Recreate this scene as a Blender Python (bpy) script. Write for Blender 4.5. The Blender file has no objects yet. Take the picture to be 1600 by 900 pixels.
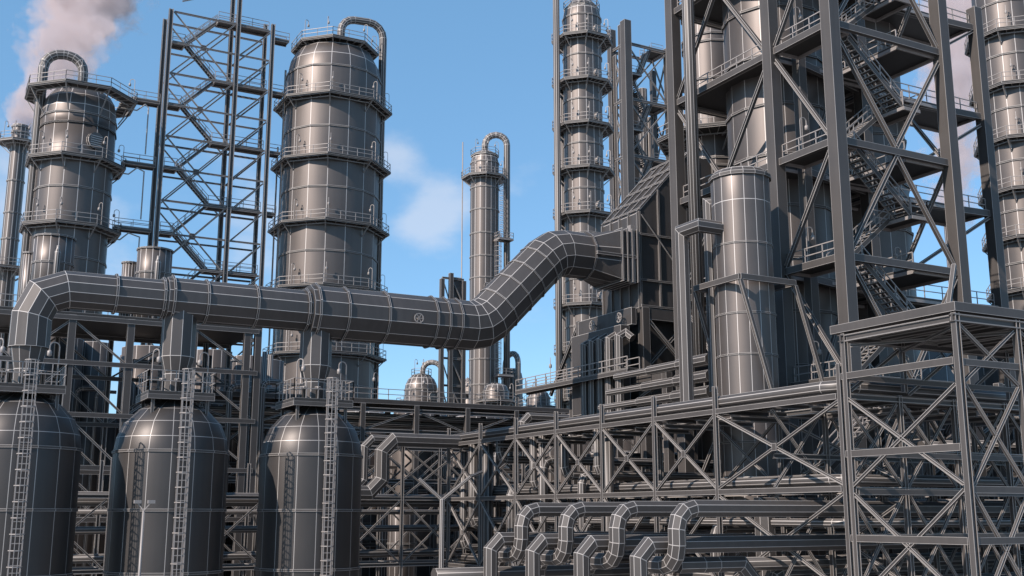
import bpy, math, random
from mathutils import Vector, Matrix
random.seed(7)
R = math.radians
# ------------------------------------------------------------------ camera model (plant grid = world axes)
F = 1716.0; H = 7.0; PITCH = R(11.62); YAW = R(28.5)
SP, CP = math.sin(PITCH), math.cos(PITCH)
FX, FY = math.sin(YAW), math.cos(YAW)
RX, RY = math.cos(YAW), -math.sin(YAW)
def ray(px, py):
    a = (px-800)/F; b = (450-py)/F
    h = CP-b*SP; z = SP+b*CP
    return Vector((a*RX+h*FX, a*RY+h*FY, z)), h
def PD(px, py, d):
    v, h = ray(px, py); return Vector((0,0,H))+v*(d/h)
def PU(px, py, u):
    v, h = ray(px, py); return Vector((0,0,H))+v*(u/v.x)
def PV(px, py, y):
    v, h = ray(px, py); return Vector((0,0,H))+v*(y/v.y)
def dist(x, y): return x*FX+y*FY
def ZV(x, y, py):
    b = (450-py)/F
    return H+dist(x, y)*(SP+b*CP)/(CP-b*SP)
def mpp(x, y, z): return (dist(x, y)*CP+(z-H)*SP)/F      # metres per photograph pixel

sc = bpy.context.scene
COL = sc.collection
# ------------------------------------------------------------------ materials
def metal(name, base, rough=.42, metallic=.3, line=(.60,.565,.54), lf=.9, spec=.5, mott=.18, scale=.35):
    m = bpy.data.materials.new(name); m.use_nodes = True
    nt = m.node_tree; N = nt.nodes; L = nt.links
    for n in list(N): N.remove(n)
    out = N.new('ShaderNodeOutputMaterial'); pr = N.new('ShaderNodeBsdfPrincipled')
    L.new(pr.outputs[0], out.inputs[0])
    ua = N.new('ShaderNodeUVMap'); ua.uv_map = 'edge_a'
    ub = N.new('ShaderNodeUVMap'); ub.uv_map = 'edge_b'
    sa = N.new('ShaderNodeSeparateXYZ'); sb = N.new('ShaderNodeSeparateXYZ')
    L.new(ua.outputs[0], sa.inputs[0]); L.new(ub.outputs[0], sb.inputs[0])
    def math_(op, a, b=None):
        n = N.new('ShaderNodeMath'); n.operation = op
        for i, v in enumerate((a, b)):
            if v is None: continue
            if isinstance(v, (int, float)): n.inputs[i].default_value = v
            else: L.new(v, n.inputs[i])
        return n.outputs[0]
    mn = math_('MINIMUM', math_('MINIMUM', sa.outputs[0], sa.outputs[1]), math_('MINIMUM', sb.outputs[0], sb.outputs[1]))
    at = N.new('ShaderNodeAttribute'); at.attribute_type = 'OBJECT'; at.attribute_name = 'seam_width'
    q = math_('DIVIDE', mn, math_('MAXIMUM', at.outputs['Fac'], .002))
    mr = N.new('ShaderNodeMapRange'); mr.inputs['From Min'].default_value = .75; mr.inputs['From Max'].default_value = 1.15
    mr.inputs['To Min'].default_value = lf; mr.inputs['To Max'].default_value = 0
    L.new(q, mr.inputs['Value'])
    tc = N.new('ShaderNodeTexCoord')
    no = N.new('ShaderNodeTexNoise'); no.inputs['Scale'].default_value = scale; no.inputs['Detail'].default_value = 6
    L.new(tc.outputs['Object'], no.inputs['Vector'])
    mp = N.new('ShaderNodeMapping'); mp.inputs['Scale'].default_value = (2.5, 2.5, .12)
    L.new(tc.outputs['Object'], mp.inputs[0])
    n2 = N.new('ShaderNodeTexNoise'); n2.inputs['Scale'].default_value = 1.2; n2.inputs['Detail'].default_value = 4
    L.new(mp.outputs[0], n2.inputs['Vector'])
    s = math_('ADD', math_('MULTIPLY', no.outputs['Fac'], .6), math_('MULTIPLY', n2.outputs['Fac'], .4))
    mm = N.new('ShaderNodeMapRange'); mm.inputs['From Min'].default_value = .3; mm.inputs['From Max'].default_value = .7
    mm.inputs['To Min'].default_value = 1-mott; mm.inputs['To Max'].default_value = 1+mott
    L.new(s, mm.inputs['Value'])
    bc = N.new('ShaderNodeVectorMath'); bc.operation = 'SCALE'; bc.inputs[0].default_value = base
    L.new(mm.outputs[0], bc.inputs['Scale'])
    mx = N.new('ShaderNodeMix'); mx.data_type = 'RGBA'
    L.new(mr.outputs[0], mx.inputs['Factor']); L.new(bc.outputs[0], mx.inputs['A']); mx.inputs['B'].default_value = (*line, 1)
    L.new(mx.outputs['Result'], pr.inputs['Base Color'])
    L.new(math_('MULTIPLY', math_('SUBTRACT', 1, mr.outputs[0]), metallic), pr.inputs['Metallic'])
    rr = math_('ADD', rough-.06, math_('MULTIPLY', no.outputs['Fac'], .12))
    L.new(rr, pr.inputs['Roughness'])
    pr.inputs['Specular IOR Level'].default_value = spec
    return m
M = {}
M['vessel'] = metal('vessel_metal', (.116,.101,.094), .49, .6, mott=.10, lf=.8)
M['steel']  = metal('structural_steel', (.060,.054,.051), .58, .12, lf=.48)
M['duct']   = metal('duct_plate', (.072,.066,.064), .5, .4, lf=.8)
M['tank'] = metal('tank_metal', (.060,.055,.053), .47, .6, mott=.1, lf=.55)
M['pipe']   = metal('pipe_metal', (.066,.060,.057), .52, .25, lf=.6)
M['deck']   = metal('grating_deck', (.032,.029,.027), .6, .1, lf=.4)
M['rail']   = metal('rail_metal', (.23,.21,.20), .5, .1, line=(.42,.39,.37), lf=.3)

# ------------------------------------------------------------------ mesh builder
class MB:
    def __init__(s): s.v = []; s.f = []; s.sm = []
    def add(s, vs, fs, smooth=False):
        o = len(s.v); s.v += [tuple(v) for v in vs]
        for f in fs: s.f.append(tuple(i+o for i in f)); s.sm.append(smooth)
        return s
    def box(s, a, b):
        x0,y0,z0 = (min(a[i],b[i]) for i in range(3)); x1,y1,z1 = (max(a[i],b[i]) for i in range(3))
        return s.add([(x0,y0,z0),(x1,y0,z0),(x1,y1,z0),(x0,y1,z0),(x0,y0,z1),(x1,y0,z1),(x1,y1,z1),(x0,y1,z1)],
                     [(0,3,2,1),(4,5,6,7),(0,1,5,4),(1,2,6,5),(2,3,7,6),(3,0,4,7)])
    def member(s, p, q, w, h=None, kind='box', up=None):
        p = Vector(p); q = Vector(q); t = (q-p)
        if t.length < 1e-5: return s
        t.normalize(); h = h or w
        u = Vector(up) if up else (Vector((0,0,1)) if abs(t.z) < .95 else Vector((0,1,0)))
        x = t.cross(u); x.normalize(); y = x.cross(t)
        if kind == 'box':
            pr = [(-w/2,-h/2),(w/2,-h/2),(w/2,h/2),(-w/2,h/2)]
        else:      # I section, web along y
            tw = w*.12; tf = h*.14
            pr = [(-w/2,-h/2),(w/2,-h/2),(w/2,-h/2+tf),(tw,-h/2+tf),(tw,h/2-tf),(w/2,h/2-tf),(w/2,h/2),(-w/2,h/2),(-w/2,h/2-tf),(-tw,h/2-tf),(-tw,-h/2+tf),(-w/2,-h/2+tf)]
        n = len(pr)
        vs = [p+x*a+y*b for a,b in pr]+[q+x*a+y*b for a,b in pr]
        fs = [(i,(i+1)%n,n+(i+1)%n,n+i) for i in range(n)]
        fs += [tuple(range(n-1,-1,-1)), tuple(range(n,2*n))]
        return s.add(vs, fs)
    def lathe(s, prof, c, n=16, phase=0., smooth=True, cap=True):
        cx, cy = c[0], c[1]; cz = c[2] if len(c) > 2 else 0
        vs = []; 
        for r, z in prof:
            for k in range(n):
                a = phase+2*math.pi*k/n; vs.append((cx+r*math.cos(a), cy+r*math.sin(a), cz+z))
        fs = []
        for j in range(len(prof)-1):
            for k in range(n):
                a = j*n+k; b = j*n+(k+1)%n; fs.append((a, b, b+n, a+n))
        s.add(vs, fs, smooth)
        if cap:
            o = len(s.v)-len(vs)
            s.f.append(tuple(o+k for k in range(n-1,-1,-1))); s.sm.append(False)
            m = o+(len(prof)-1)*n
            s.f.append(tuple(m+k for k in range(n))); s.sm.append(False)
        return s
    def tube(s, pts, r, n=8, bend=0, seg=3, smooth=True, cap=True):
        pts = [Vector(p) for p in pts]; rad = list(r) if isinstance(r, (list,tuple)) else [r]*len(pts)
        P = [pts[0]]; RR = [rad[0]]
        for i in range(1, len(pts)-1):
            if bend:
                a = (pts[i-1]-pts[i]); b = (pts[i+1]-pts[i]); la, lb = a.length, b.length
                a.normalize(); b.normalize(); ang = a.angle(b)
                if math.pi-ang > .05:
                    cut = min(bend/math.tan(ang/2), la*.49, lb*.49); rr = cut*math.tan(ang/2)
                    bis = (a+b).normalized(); c = pts[i]+bis*(rr/math.sin(ang/2))
                    s0 = pts[i]+a*cut-c; s1 = pts[i]+b*cut-c
                    tot = s0.angle(s1); ax = s0.cross(s1).normalized()
                    for k in range(seg+1):
                        P.append(c+Matrix.Rotation(tot*k/seg, 3, ax) @ s0); RR.append(rad[i])
                    continue
            P.append(pts[i]); RR.append(rad[i])
        P.append(pts[-1]); RR.append(rad[-1])
        t = (P[1]-P[0]).normalized()
        ref = Vector((0,0,1)) if abs(t.z) < .9 else Vector((0,1,0))
        x = t.cross(ref).normalized(); y = x.cross(t).normalized()
        vs = []
        for i in range(len(P)):
            if i == 0: tn = t; nrm = t
            elif i == len(P)-1: nrm = t; tn = t
            else:
                t2 = (P[i+1]-P[i]).normalized(); nrm = (t+t2)
                nrm = nrm.normalized() if nrm.length > 1e-6 else t; tn = t2
            for k in range(n):
                a = 2*math.pi*(k+.5)/n
                o = (x*math.cos(a)+y*math.sin(a))*RR[i]
                dn = t.dot(nrm)
                if abs(dn) > .2: o = o-t*(o.dot(nrm)/dn)
                vs.append(P[i]+o)
            if tn is not t and i < len(P)-1:
                qd = t.rotation_difference(tn); x = qd @ x; y = qd @ y; t = tn
        fs = [(j*n+k, j*n+(k+1)%n, (j+1)*n+(k+1)%n, (j+1)*n+k) for j in range(len(P)-1) for k in range(n)]
        s.add(vs, fs, smooth)
        if cap:
            o = len(s.v)-len(vs)
            s.f.append(tuple(o+k for k in range(n-1,-1,-1))); s.sm.append(False)
            m = o+(len(P)-1)*n
            s.f.append(tuple(m+k for k in range(n))); s.sm.append(False)
        return s
    def mesh(s, name, mat, off=(0,0,0)):
        me = bpy.data.meshes.new(name)
        vs = [(x-off[0], y-off[1], z-off[2]) for x,y,z in s.v]
        me.from_pydata(vs, [], s.f)
        me.polygons.foreach_set('use_smooth', s.sm)
        ua = me.uv_layers.new(name='edge_a'); ub = me.uv_layers.new(name='edge_b')
        A = []; B = []
        V = [Vector(v) for v in vs]
        for f in s.f:
            n = len(f)
            if n > 4:
                A += [9.,9.]*n; B += [9.,9.]*n; continue
            ed = []
            for i in range(n):
                p = V[f[i]]; e = V[f[(i+1)%n]]-p; l = e.length or 1.
                ed.append([((V[k]-p).cross(e)).length/l for k in f])
            if n == 3: ed.append([9.]*3)
            for k in range(n):
                A += [ed[0][k], ed[1][k]]; B += [ed[2][k], ed[3][k]]
        ua.data.foreach_set('uv', A); ub.data.foreach_set('uv', B)
        me.materials.append(M[mat] if isinstance(mat, str) else mat)
        me.update(); return me
WL = {}
def link(name, data, parent=None, loc=(0,0,0), rotz=0):
    o = bpy.data.objects.new(name, data); COL.objects.link(o)
    o.location = loc
    if rotz: o.rotation_euler = (0,0,rotz)
    pw = WL.get(parent.name, Vector((0,0,0))) if parent else Vector((0,0,0))
    if parent: o.parent = parent
    WL[o.name] = pw+Vector(loc)
    return o
def tag(o, label=None, cat=None, group=None, kind=None):
    if label: o['label'] = label
    if cat: o['category'] = cat
    if group: o['group'] = group
    if kind: o['kind'] = kind
    return o
def thing(name, label, cat, loc, group=None, kind=None):
    return tag(link(name, None, None, loc), label, cat, group, kind)
def part(name, mb, mat, parent):           # mb in world coordinates
    off = WL[parent.name]
    return link(name, mb.mesh(name, mat, off), parent)
def solo(name, mb, mat, label, cat, group=None):   # one-mesh thing, origin at its first vertex' foot
    off = Vector(mb.v[0])
    o = link(name, mb.mesh(name, mat, off), None, off)
    return tag(o, label, cat, group)

# ------------------------------------------------------------------ shared protos
RH = .9
_c = {}
def cached(key, fn):
    if key not in _c: _c[key] = fn()
    return _c[key]
def lamp_mesh():
    def f():
        mb = MB(); mb.tube([(0,0,0),(0,0,2.3),(.5,0,2.3),(.5,0,1.85)], .035, 4, bend=.25, seg=3, smooth=False)
        mb.lathe([(.05,0),(.13,-.08),(.13,-.3),(.03,-.36)], (.5,0,1.87), 6)
        return mb.mesh('lamp', 'rail')
    return cached('lamp', f)
def lamp(parent, loc, rot=0): return link('lamp', lamp_mesh(), parent, loc, rot)
def wheel_mesh(r):
    def f():
        mb = MB(); n = 12
        mb.tube([(0, math.cos(2*math.pi*k/n)*r, math.sin(2*math.pi*k/n)*r) for k in range(n+1)], r*.13, 4, smooth=False, cap=False)
        for k in range(3):
            a = math.pi*k/3; mb.member((0,-math.cos(a)*r,-math.sin(a)*r),(0,math.cos(a)*r,math.sin(a)*r), r*.12)
        mb.tube([(0,0,0),(.35,0,0)], r*.2, 6)
        return mb.mesh('hand_wheel', 'rail')
    return cached(('wheel', r), f)
def hatch_mesh(r):
    def f():
        mb = MB(); mb.tube([(0,0,0),(.3,0,0)], r, 12, smooth=False)
        mb.tube([(-.08,0,0),(.0,0,0)], r*1.15, 12, smooth=False)
        for k in range(-2,3): mb.member((.32,-r*.8,k*r*.3),(.32,r*.8,k*r*.3), .05)
        mb.tube([(.26,0,0),(.34,0,0)], r*1.12, 12, smooth=False)
        return mb.mesh('manhole', 'vessel')
    return cached(('hatch', r), f)
def rails_line(mb, pts, h=RH, step=1.6, r=.032, closed=False):
    pts = [Vector(p) for p in pts]
    if closed: pts = pts+[pts[0]]
    up = Vector((0,0,1))
    for a, b in zip(pts, pts[1:]):
        l = (b-a).length
        if l < .05: continue
        for t in (.5, 1.): mb.member(a+up*h*t, b+up*h*t, r*1.7)
        n = max(1, round(l/step))
        for k in range(n+1):
            p = a.lerp(b, k/n); mb.member(p, p+up*h, r*1.7)
def platform(root, x, y, z, rin, rout, n=8, phase=R(22.5), lamps=(), brackets=True, drop=1.5, rail=True):
    key = (round(rin,2), round(rout,2), n, round(phase,3), round(drop,2))
    def fd():
        mb = MB()
        def rg(r, z): return [(r*math.cos(phase+2*math.pi*k/n), r*math.sin(phase+2*math.pi*k/n), z) for k in range(n)]
        vs = rg(rin,0)+rg(rout,0)+rg(rout,-.22)+rg(rin,-.22)
        fs = []
        for k in range(n):
            k2 = (k+1)%n
            fs += [(k, n+k, n+k2, k2), (n+k, 2*n+k, 2*n+k2, n+k2), (2*n+k, 3*n+k, 3*n+k2, 2*n+k2), (3*n+k, k, k2, 3*n+k2)]
        mb.add(vs, fs)
        return mb.mesh('platform', 'deck')
    def fr():
        mb = MB(); rails_line(mb, [(rout*.985*math.cos(phase+2*math.pi*k/n), rout*.985*math.sin(phase+2*math.pi*k/n), 0) for k in range(n)], closed=True)
        return mb.mesh('railing', 'rail')
    def fs_():
        mb = MB()
        rm = rin+(rout-rin)*.45
        q = [Vector((rm*math.cos(phase+2*math.pi*k/n), rm*math.sin(phase+2*math.pi*k/n), -.5)) for k in range(n)]
        for k in range(n): mb.member(q[k], q[(k+1)%n], .09)
        e = [Vector((rout*.97*math.cos(phase+2*math.pi*k/n), rout*.97*math.sin(phase+2*math.pi*k/n), -.27)) for k in range(n)]
        for k in range(n):
            mb.member(e[k], e[(k+1)%n], .1)
            for t in (.25,.5,.75):
                p = e[k].lerp(e[(k+1)%n], t); mb.member(p, p*(rin/p.xy.length)*Vector((1,1,0))+Vector((0,0,-.27)) if False else Vector((p.x*rin/rout, p.y*rin/rout, -.27)), .06)
        return mb.mesh('deck_frame', 'steel')
    def fb():
        mb = MB(); mb.member((rout*.96,0,-.25),(rin*.97,0,-drop), .1); mb.member((rout*.96,0,-.3),(rin*.95,0,-.3), .12)
        return mb.mesh('bracket', 'steel')
    p = link('platform', cached(('pd',key), fd), root, Vector((x,y,z))-WL[root.name])
    if rail: link('railing', cached(('pr',key), fr), p)
    link('deck_frame', cached(('pf',key), fs_), p)
    if brackets:
        bm = cached(('pb',key), fb)
        for k in range(n): link('bracket', bm, p, (0,0,0), phase+2*math.pi*k/n)
    for a in lamps:
        lamp(p, (rout*.94*math.cos(R(a)), rout*.94*math.sin(R(a)), 0), R(a)+math.pi)
    return p
def cage_ladder(root, p, z0, z1, ang, w=.55, dep=.65, cage=True):
    """caged ladder; p = foot on the wall, ang = outward direction"""
    mb = MB(); o = Vector((math.cos(ang), math.sin(ang), 0)); s = Vector((-o.y, o.x, 0)); b = Vector((p[0],p[1],0))
    for k in (-1,1): mb.member(b+s*k*w/2+Vector((0,0,z0)), b+s*k*w/2+Vector((0,0,z1+.9)), .06)
    z = z0
    while z < z1: mb.member(b-s*w/2+Vector((0,0,z)), b+s*w/2+Vector((0,0,z)), .045); z += .36
    l = part('ladder', mb, 'rail', root)
    if cage:
        mb = MB(); k = 5
        pts = [b+s*math.cos(math.pi*i/k)*w*.62+o*math.sin(math.pi*i/k)*dep for i in range(k+1)]
        for q in pts[1:-1]: mb.member(q+Vector((0,0,z0+1.5)), q+Vector((0,0,z1+.9)), .035)
        z = z0+1.5
        while z < z1+1:
            for a, c in zip(pts, pts[1:]): mb.member(a+Vector((0,0,z)), c+Vector((0,0,z)), .05)
            z += .8
        c = link('cage', mb.mesh('cage','rail',WL[l.name]), l)
    return l
def stair(root, p, q, w, side, rails=True, nsteps=None):
    """flight from p down/up to q, side = horizontal unit vector of its width"""
    p = Vector(p); q = Vector(q); sd = Vector(side); mb = MB()
    for k in (0,1): mb.member(p+sd*w*k, q+sd*w*k, .07, .28)
    n = nsteps or max(6, int(abs(q.z-p.z)/.25)); hd = Vector((q.x-p.x, q.y-p.y, 0)).normalized()
    for i in range(n):
        c = p.lerp(q, (i+.5)/n); mb.member(c+sd*.03, c+sd*(w-.03), .26, .05)
    fl = part('stair_flight', mb, 'steel', root)
    mb = MB(); up = Vector((0,0,1))
    for k in (0,1):
        for t in (.5,1): mb.member(p+sd*w*k+up*RH*t, q+sd*w*k+up*RH*t, .055)
        m = 5
        for i in range(m+1):
            c = p.lerp(q, i/m)+sd*w*k; mb.member(c, c+up*RH, .055)
    link('handrail', mb.mesh('handrail','rail',WL[fl.name]), fl)
    return fl
def slab(root, a, b, z, th=.2, rail='', mat='deck', name='platform', lamps=()):
    """grid-aligned deck from a=(x,y) to b=(x,y); rail = which sides carry a rail, of 'wens'"""
    mb = MB(); mb.box((a[0],a[1],z-th),(b[0],b[1],z)); p = part(name, mb, mat, root)
    x0,x1 = sorted((a[0],b[0])); y0,y1 = sorted((a[1],b[1]))
    mb = MB()
    for i,(c,d) in {'w':((x0,y0),(x0,y1)),'e':((x1,y0),(x1,y1)),'s':((x0,y0),(x1,y0)),'n':((x0,y1),(x1,y1))}.items():
        if i in rail: rails_line(mb, [(c[0],c[1],z),(d[0],d[1],z)])
        mb.member((c[0],c[1],z-th-.08),(d[0],d[1],z-th-.08), .12, .2)
    link('railing', mb.mesh('railing','rail',WL[p.name]), p)
    for (lx, ly, a_) in lamps: lamp(p, Vector((lx,ly,z))-WL[p.name], a_)
    return p
# ================================================================== SETTING
mg = bpy.data.materials.new('ground_concrete'); mg.use_nodes = True
nt = mg.node_tree; pr = nt.nodes['Principled BSDF']; pr.inputs['Roughness'].default_value = .85
no = nt.nodes.new('ShaderNodeTexNoise'); no.inputs['Scale'].default_value = .15; no.inputs['Detail'].default_value = 8
tc = nt.nodes.new('ShaderNodeTexCoord'); nt.links.new(tc.outputs['Object'], no.inputs['Vector'])
cr = nt.nodes.new('ShaderNodeValToRGB'); cr.color_ramp.elements[0].color = (.19,.18,.175,1); cr.color_ramp.elements[1].color = (.40,.39,.38,1)
cr.color_ramp.elements[0].position = .35; cr.color_ramp.elements[1].position = .65
nt.links.new(no.outputs['Fac'], cr.inputs[0]); nt.links.new(cr.outputs[0], pr.inputs['Base Color'])
mb = MB(); mb.add([(-4000,-4000,0),(4000,-4000,0),(4000,4000,0),(-4000,4000,0)], [(0,1,2,3)])
g = link('ground', mb.mesh('ground', mg)); tag(g, kind='structure')

# ================================================================== STORAGE VESSELS AND THE BIG DUCT
VT = 65.
TANKS = []
def tank(px, rad, label, lad=True):
    c = PV(px, 780, VT); x, y = c.x, c.y
    TANKS.append((x, y))
    t = thing('storage_vessel', label, 'storage vessel', (x,y,0), 'domed storage vessels under the duct')
    mb = MB(); mb.lathe([(rad,0),(rad,3.85),(rad,7.2),(rad,10.4),(rad*.965,11.2),(rad*.85,12.05),(rad*.62,12.8),(rad*.3,13.35)], (x,y,0), 16, R(11.25))
    part('shell', mb, 'tank', t)
    for z in (3.85, 7.2, 10.4):
        mb = MB(); mb.lathe([(rad-.03,z-.07),(rad+.07,z-.07),(rad+.07,z+.07),(rad-.03,z+.07)], (x,y,0), 16, R(11.25), False, False)
        part('stiffening_ring', mb, 'steel', t)
    a = 1.85
    mb = MB(); mb.box((x-a,y-a,13.55),(x+a,y+a,13.75)); p = part('platform', mb, 'deck', t)
    mb = MB(); rails_line(mb, [(x-a,y-a,13.75),(x+a,y-a,13.75),(x+a,y+a,13.75),(x-a,y+a,13.75)], closed=True, step=.8, h=1.15, r=.026)
    link('railing', mb.mesh('railing','rail',WL[p.name]), p)
    mb = MB(); mb.box((x-a,y-a,13.3),(x+a,y-a+.1,13.56)); mb.box((x-a,y-a+.1,13.3),(x-a+.1,y+a,13.56)); mb.box((x-a+.1,y+a-.1,13.3),(x+a,y+a,13.56))
    link('edge_beam', mb.mesh('edge_beam','steel',WL[p.name]), p)
    for sx, sy in ((-1,-1),(1,-1),(-1,1),(1,1)):
        mb = MB(); mb.member((x+sx*1.5,y+sy*1.5,12.2),(x+sx*1.5,y+sy*1.5,13.5), .16); part('support_strut', mb, 'steel', t)
    lamp(p, (-a*.9,-a*.9,13.75), R(-60)); lamp(p, (a*.75,-a*.95,13.75), R(190))
    for k in range(3):
        mb = MB(); mb.lathe([(.12,13.75),(.12,14.4),(.2,14.4),(.2,14.55)], (x+.7-.8*k,y-1.2+.2*k,0), 6); part('nozzle', mb, 'pipe', t)
    if lad: cage_ladder(t, (x-.05,y-rad-.35), .5, 13.9, R(270), .55, .42)
    return x, y
t1 = tank(24, 3.1, 'leftmost domed dark vessel, cut by the edge of the picture')
t2 = tank(263.5, 3.16, 'middle domed dark vessel, behind the forked floodlight pole')
t3 = tank(485, 3.06, 'domed dark vessel with the brightest sun glint, beside the pipe rack')
# the duct
A = PV(751,508,VT); B = PV(863,394,VT); Cc = PV(960,402,VT)
zc = PV(600,497,VT).z
dz = lambda: None
dt = thing('flue_duct', 'huge faceted flue duct crossing the picture above the three domed vessels', 'flue duct', (t1[0],VT,0))
mb = MB()
s1 = PV(258,470,VT).x; s2 = PV(480,485,VT).x
mb.tube([(t1[0],t1[1],15.9),(t1[0],VT,zc),(s1,VT,zc)], [1.08,1.06,1.08], 12, bend=2.3, seg=2, smooth=False)
part('duct_run', mb, 'duct', dt)
mb = MB(); mb.tube([(s1,VT,zc),(s2,VT,zc)], 1.27, 12, smooth=False); part('duct_run', mb, 'duct', dt)
mb = MB(); mb.tube([(s2,VT,zc),(A.x,VT,zc),(B.x,VT,B.z),(Cc.x-2.6,VT,B.z)], 1.66, 12, bend=2.1, seg=2, smooth=False); part('duct_run', mb, 'duct', dt)
# square transition into the heater
xr = Cc.x-2.6; zb = B.z
mb = MB(); n = 12; rr = 1.66; hs = 1.78
vs = [(xr, VT+rr*math.cos(2*math.pi*(k+.5)/n), zb+rr*math.sin(2*math.pi*(k+.5)/n)) for k in range(n)]
def sqp(k):
    a = 2*math.pi*(k+.5)/n; c, s_ = math.cos(a), math.sin(a); m = max(abs(c),abs(s_)); return (c/m, s_/m)
for k in range(n):
    c, s_ = sqp(k); vs.append((xr+2.0, VT+hs*(round(c) if abs(abs(c)-1)<.45 else c), zb+hs*(round(s_) if abs(abs(s_)-1)<.45 else s_)))
mb.add(vs, [(k,(k+1)%n,n+(k+1)%n,n+k) for k in range(n)])
mb.box((xr+2.0,VT-hs,zb-hs),(xr+3.6,VT+hs,zb+hs))
part('square_transition', mb, 'duct', dt)
for i in range(4):
    mb = MB(); xx = xr+2.0+i*.42
    mb.box((xx,VT-hs-.16,zb-hs-.16),(xx+.1,VT+hs+.16,zb+hs+.16)); part('flange', mb, 'duct', dt)
mb = MB(); mb.member((xr-.1,VT-hs-.05,zb-.1),(xr+3.2,VT-hs-.05,zb-.1), .2); part('stiffener', mb, 'duct', dt)
def ringx(x, r, w=.13, t=.11):
    mb = MB(); mb.tube([(x-w/2,VT,zc),(x+w/2,VT,zc)], r+t, 12, smooth=False); part('flange_ring', mb, 'duct', dt)
for px, r in ((177,1.08),(251,1.08),(265,1.27),(318,1.27),(395,1.27),(474,1.27),(488,1.66),(533,1.66),(595,1.66),(669,1.66),(688,1.66),(707,1.66)):
    ringx(PV(px,490,VT).x, r, .13, .16 if px in (251,265,474,488) else .1)
dirv = Vector((B.x-A.x,0,B.z-A.z)); 
for t in (.24,.44,.62,.8):
    c = Vector((A.x,VT,zc)).lerp(Vector((B.x,VT,B.z)), t); d = dirv.normalized()*.05
    mb = MB(); mb.tube([c-d,c+d], 1.72, 12, smooth=False); part('flange_ring', mb, 'duct', dt)
mb = MB(); mb.tube([(xr-.1,VT,zb),(xr+.02,VT,zb)], 1.8, 12, smooth=False); part('flange_ring', mb, 'duct', dt)
for i, (t, rad) in enumerate(((t1,1.0),(t2,.97),(t3,.97))):
    x, y = t; zt = 16.3
    mb = MB(); mb.tube([(x,y,13.3),(x,y,14.9 if i else 14.7),(x,y,15.9 if i else 16.2),(x,y,zc-.5 if i else 16.3)], [.68,.7,rad,rad], 10, smooth=False)
    part('branch_duct', mb, 'duct', dt)
w = link('hand_wheel', wheel_mesh(.3), dt, Vector((PV(637,492,VT).x, VT-1.85, zc-.15))-WL[dt.name], R(90))
# floodlight pole before the middle vessel
c = PD(219, 880, 50); fl = thing('floodlight_pole', 'thin pole with two floodlights on a fork before the middle vessel', 'light pole', (c.x,c.y,0))
zt = ZV(c.x, c.y, 798)
mb = MB(); mb.tube([(c.x,c.y,0),(c.x,c.y,zt)], [.09,.05], 6); part('pole', mb, 'rail', fl)
for s_ in (-1,1):
    e = Vector((c.x+s_*.28, c.y-s_*.1, zt+.36))
    mb = MB(); mb.member((c.x,c.y,zt),e,.04); part('arm', mb, 'rail', fl)
    mb = MB(); mb.box((e.x-.14,e.y-.1,e.z-.04),(e.x+.16,e.y+.1,e.z+.1)); part('floodlight', mb, 'rail', fl)

# ================================================================== TOWERS
def tower(label, c, r, zsh, dome, plats, over, rings, n=16, phase=0., hatch=None, group='distillation columns', name='distillation_column', base=0, mat='vessel', pn=8, skirt=None, lampang=(215,250,300,335), drop=1.5, nolamp=False):
    x, y = c
    t = thing(name, label, 'column', (x,y,base), group)
    prof = [(r,base),(r,zsh)]+[(r*a, zsh+b) for a,b in dome]
    zz = [base]+sorted(z for z in rings+plats if base < z < zsh-.3)+[zsh]
    prof = [(r,z) for z in zz]+prof[2:]
    if skirt: prof = [(r*skirt[0],base),(r,skirt[1])]+[q for q in prof if q[1] > skirt[1]]
    mb = MB(); mb.lathe(prof, (x,y,0), n, phase); part('shell', mb, mat, t)
    for z in rings+[zsh]:
        mb = MB(); mb.lathe([(r-.03,z-.09),(r+.1,z-.09),(r+.1,z+.09),(r-.03,z+.09)], (x,y,0), n, phase, False, False)
        part('stiffening_ring', mb, 'steel', t)
    for i, z in enumerate(plats):
        platform(t, x, y, z, r+.02, r+over, pn, lamps=() if nolamp else lampang, drop=drop)
        if hatch and not (r > 3 and i == 0):
            a = R(hatch[0]); link('manhole', hatch_mesh(hatch[1]), t, Vector((x+(r-.05)*math.cos(a), y+(r-.05)*math.sin(a), z+hatch[2]))-WL[t.name], a)
    return t
def fz(c, r, py):      # height that shows at row py on the camera side of a tower
    d = Vector((c[0],c[1])).normalized()
    return ZV(c[0]-d.x*r, c[1]-d.y*r, py)
VR = 115.
# T1
q = PV(115,300,VR); c1 = (q.x,q.y); r1 = 56*mpp(q.x,q.y,q.z)
P1 = [fz(c1,r1+1.2,y) for y in (343,237)]
T1 = tower('broad column at far left with a tall pipe loop over its rounded top', c1, r1, fz(c1,r1,174), [(.985,.9),(.93,2.0),(.8,2.8),(.55,3.4),(.3,3.6)], P1, 1.35, [fz(c1,r1,y) for y in (190,290,400,190)], hatch=(290,.75,1.8))
mb = MB()
zt1 = fz(c1,r1+1.9,125)
platform(T1, c1[0], c1[1], zt1, r1+.35, r1+2.0, 8, lamps=(215,262,335), drop=2.6)
def loop(T, c, pts, r, mat='pipe'):
    mb = MB(); mb.tube(pts, r, 10, bend=1.7 if r > .35 else 1.1, seg=4); return part('overhead_pipe', mb, mat, T)
zl = ZV(c1[0],c1[1],95)
xb = PV(50,300,VR+.5); xs_ = PV(127,150,VR).x; zl = ZV(xs_,VR,92)
loop(T1, c1, [(xs_,VR,fz(c1,1,158)),(xs_,VR,zl),(xb.x,VR+.5,zl+.3),(xb.x,VR+.5,0)], .5)
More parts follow.
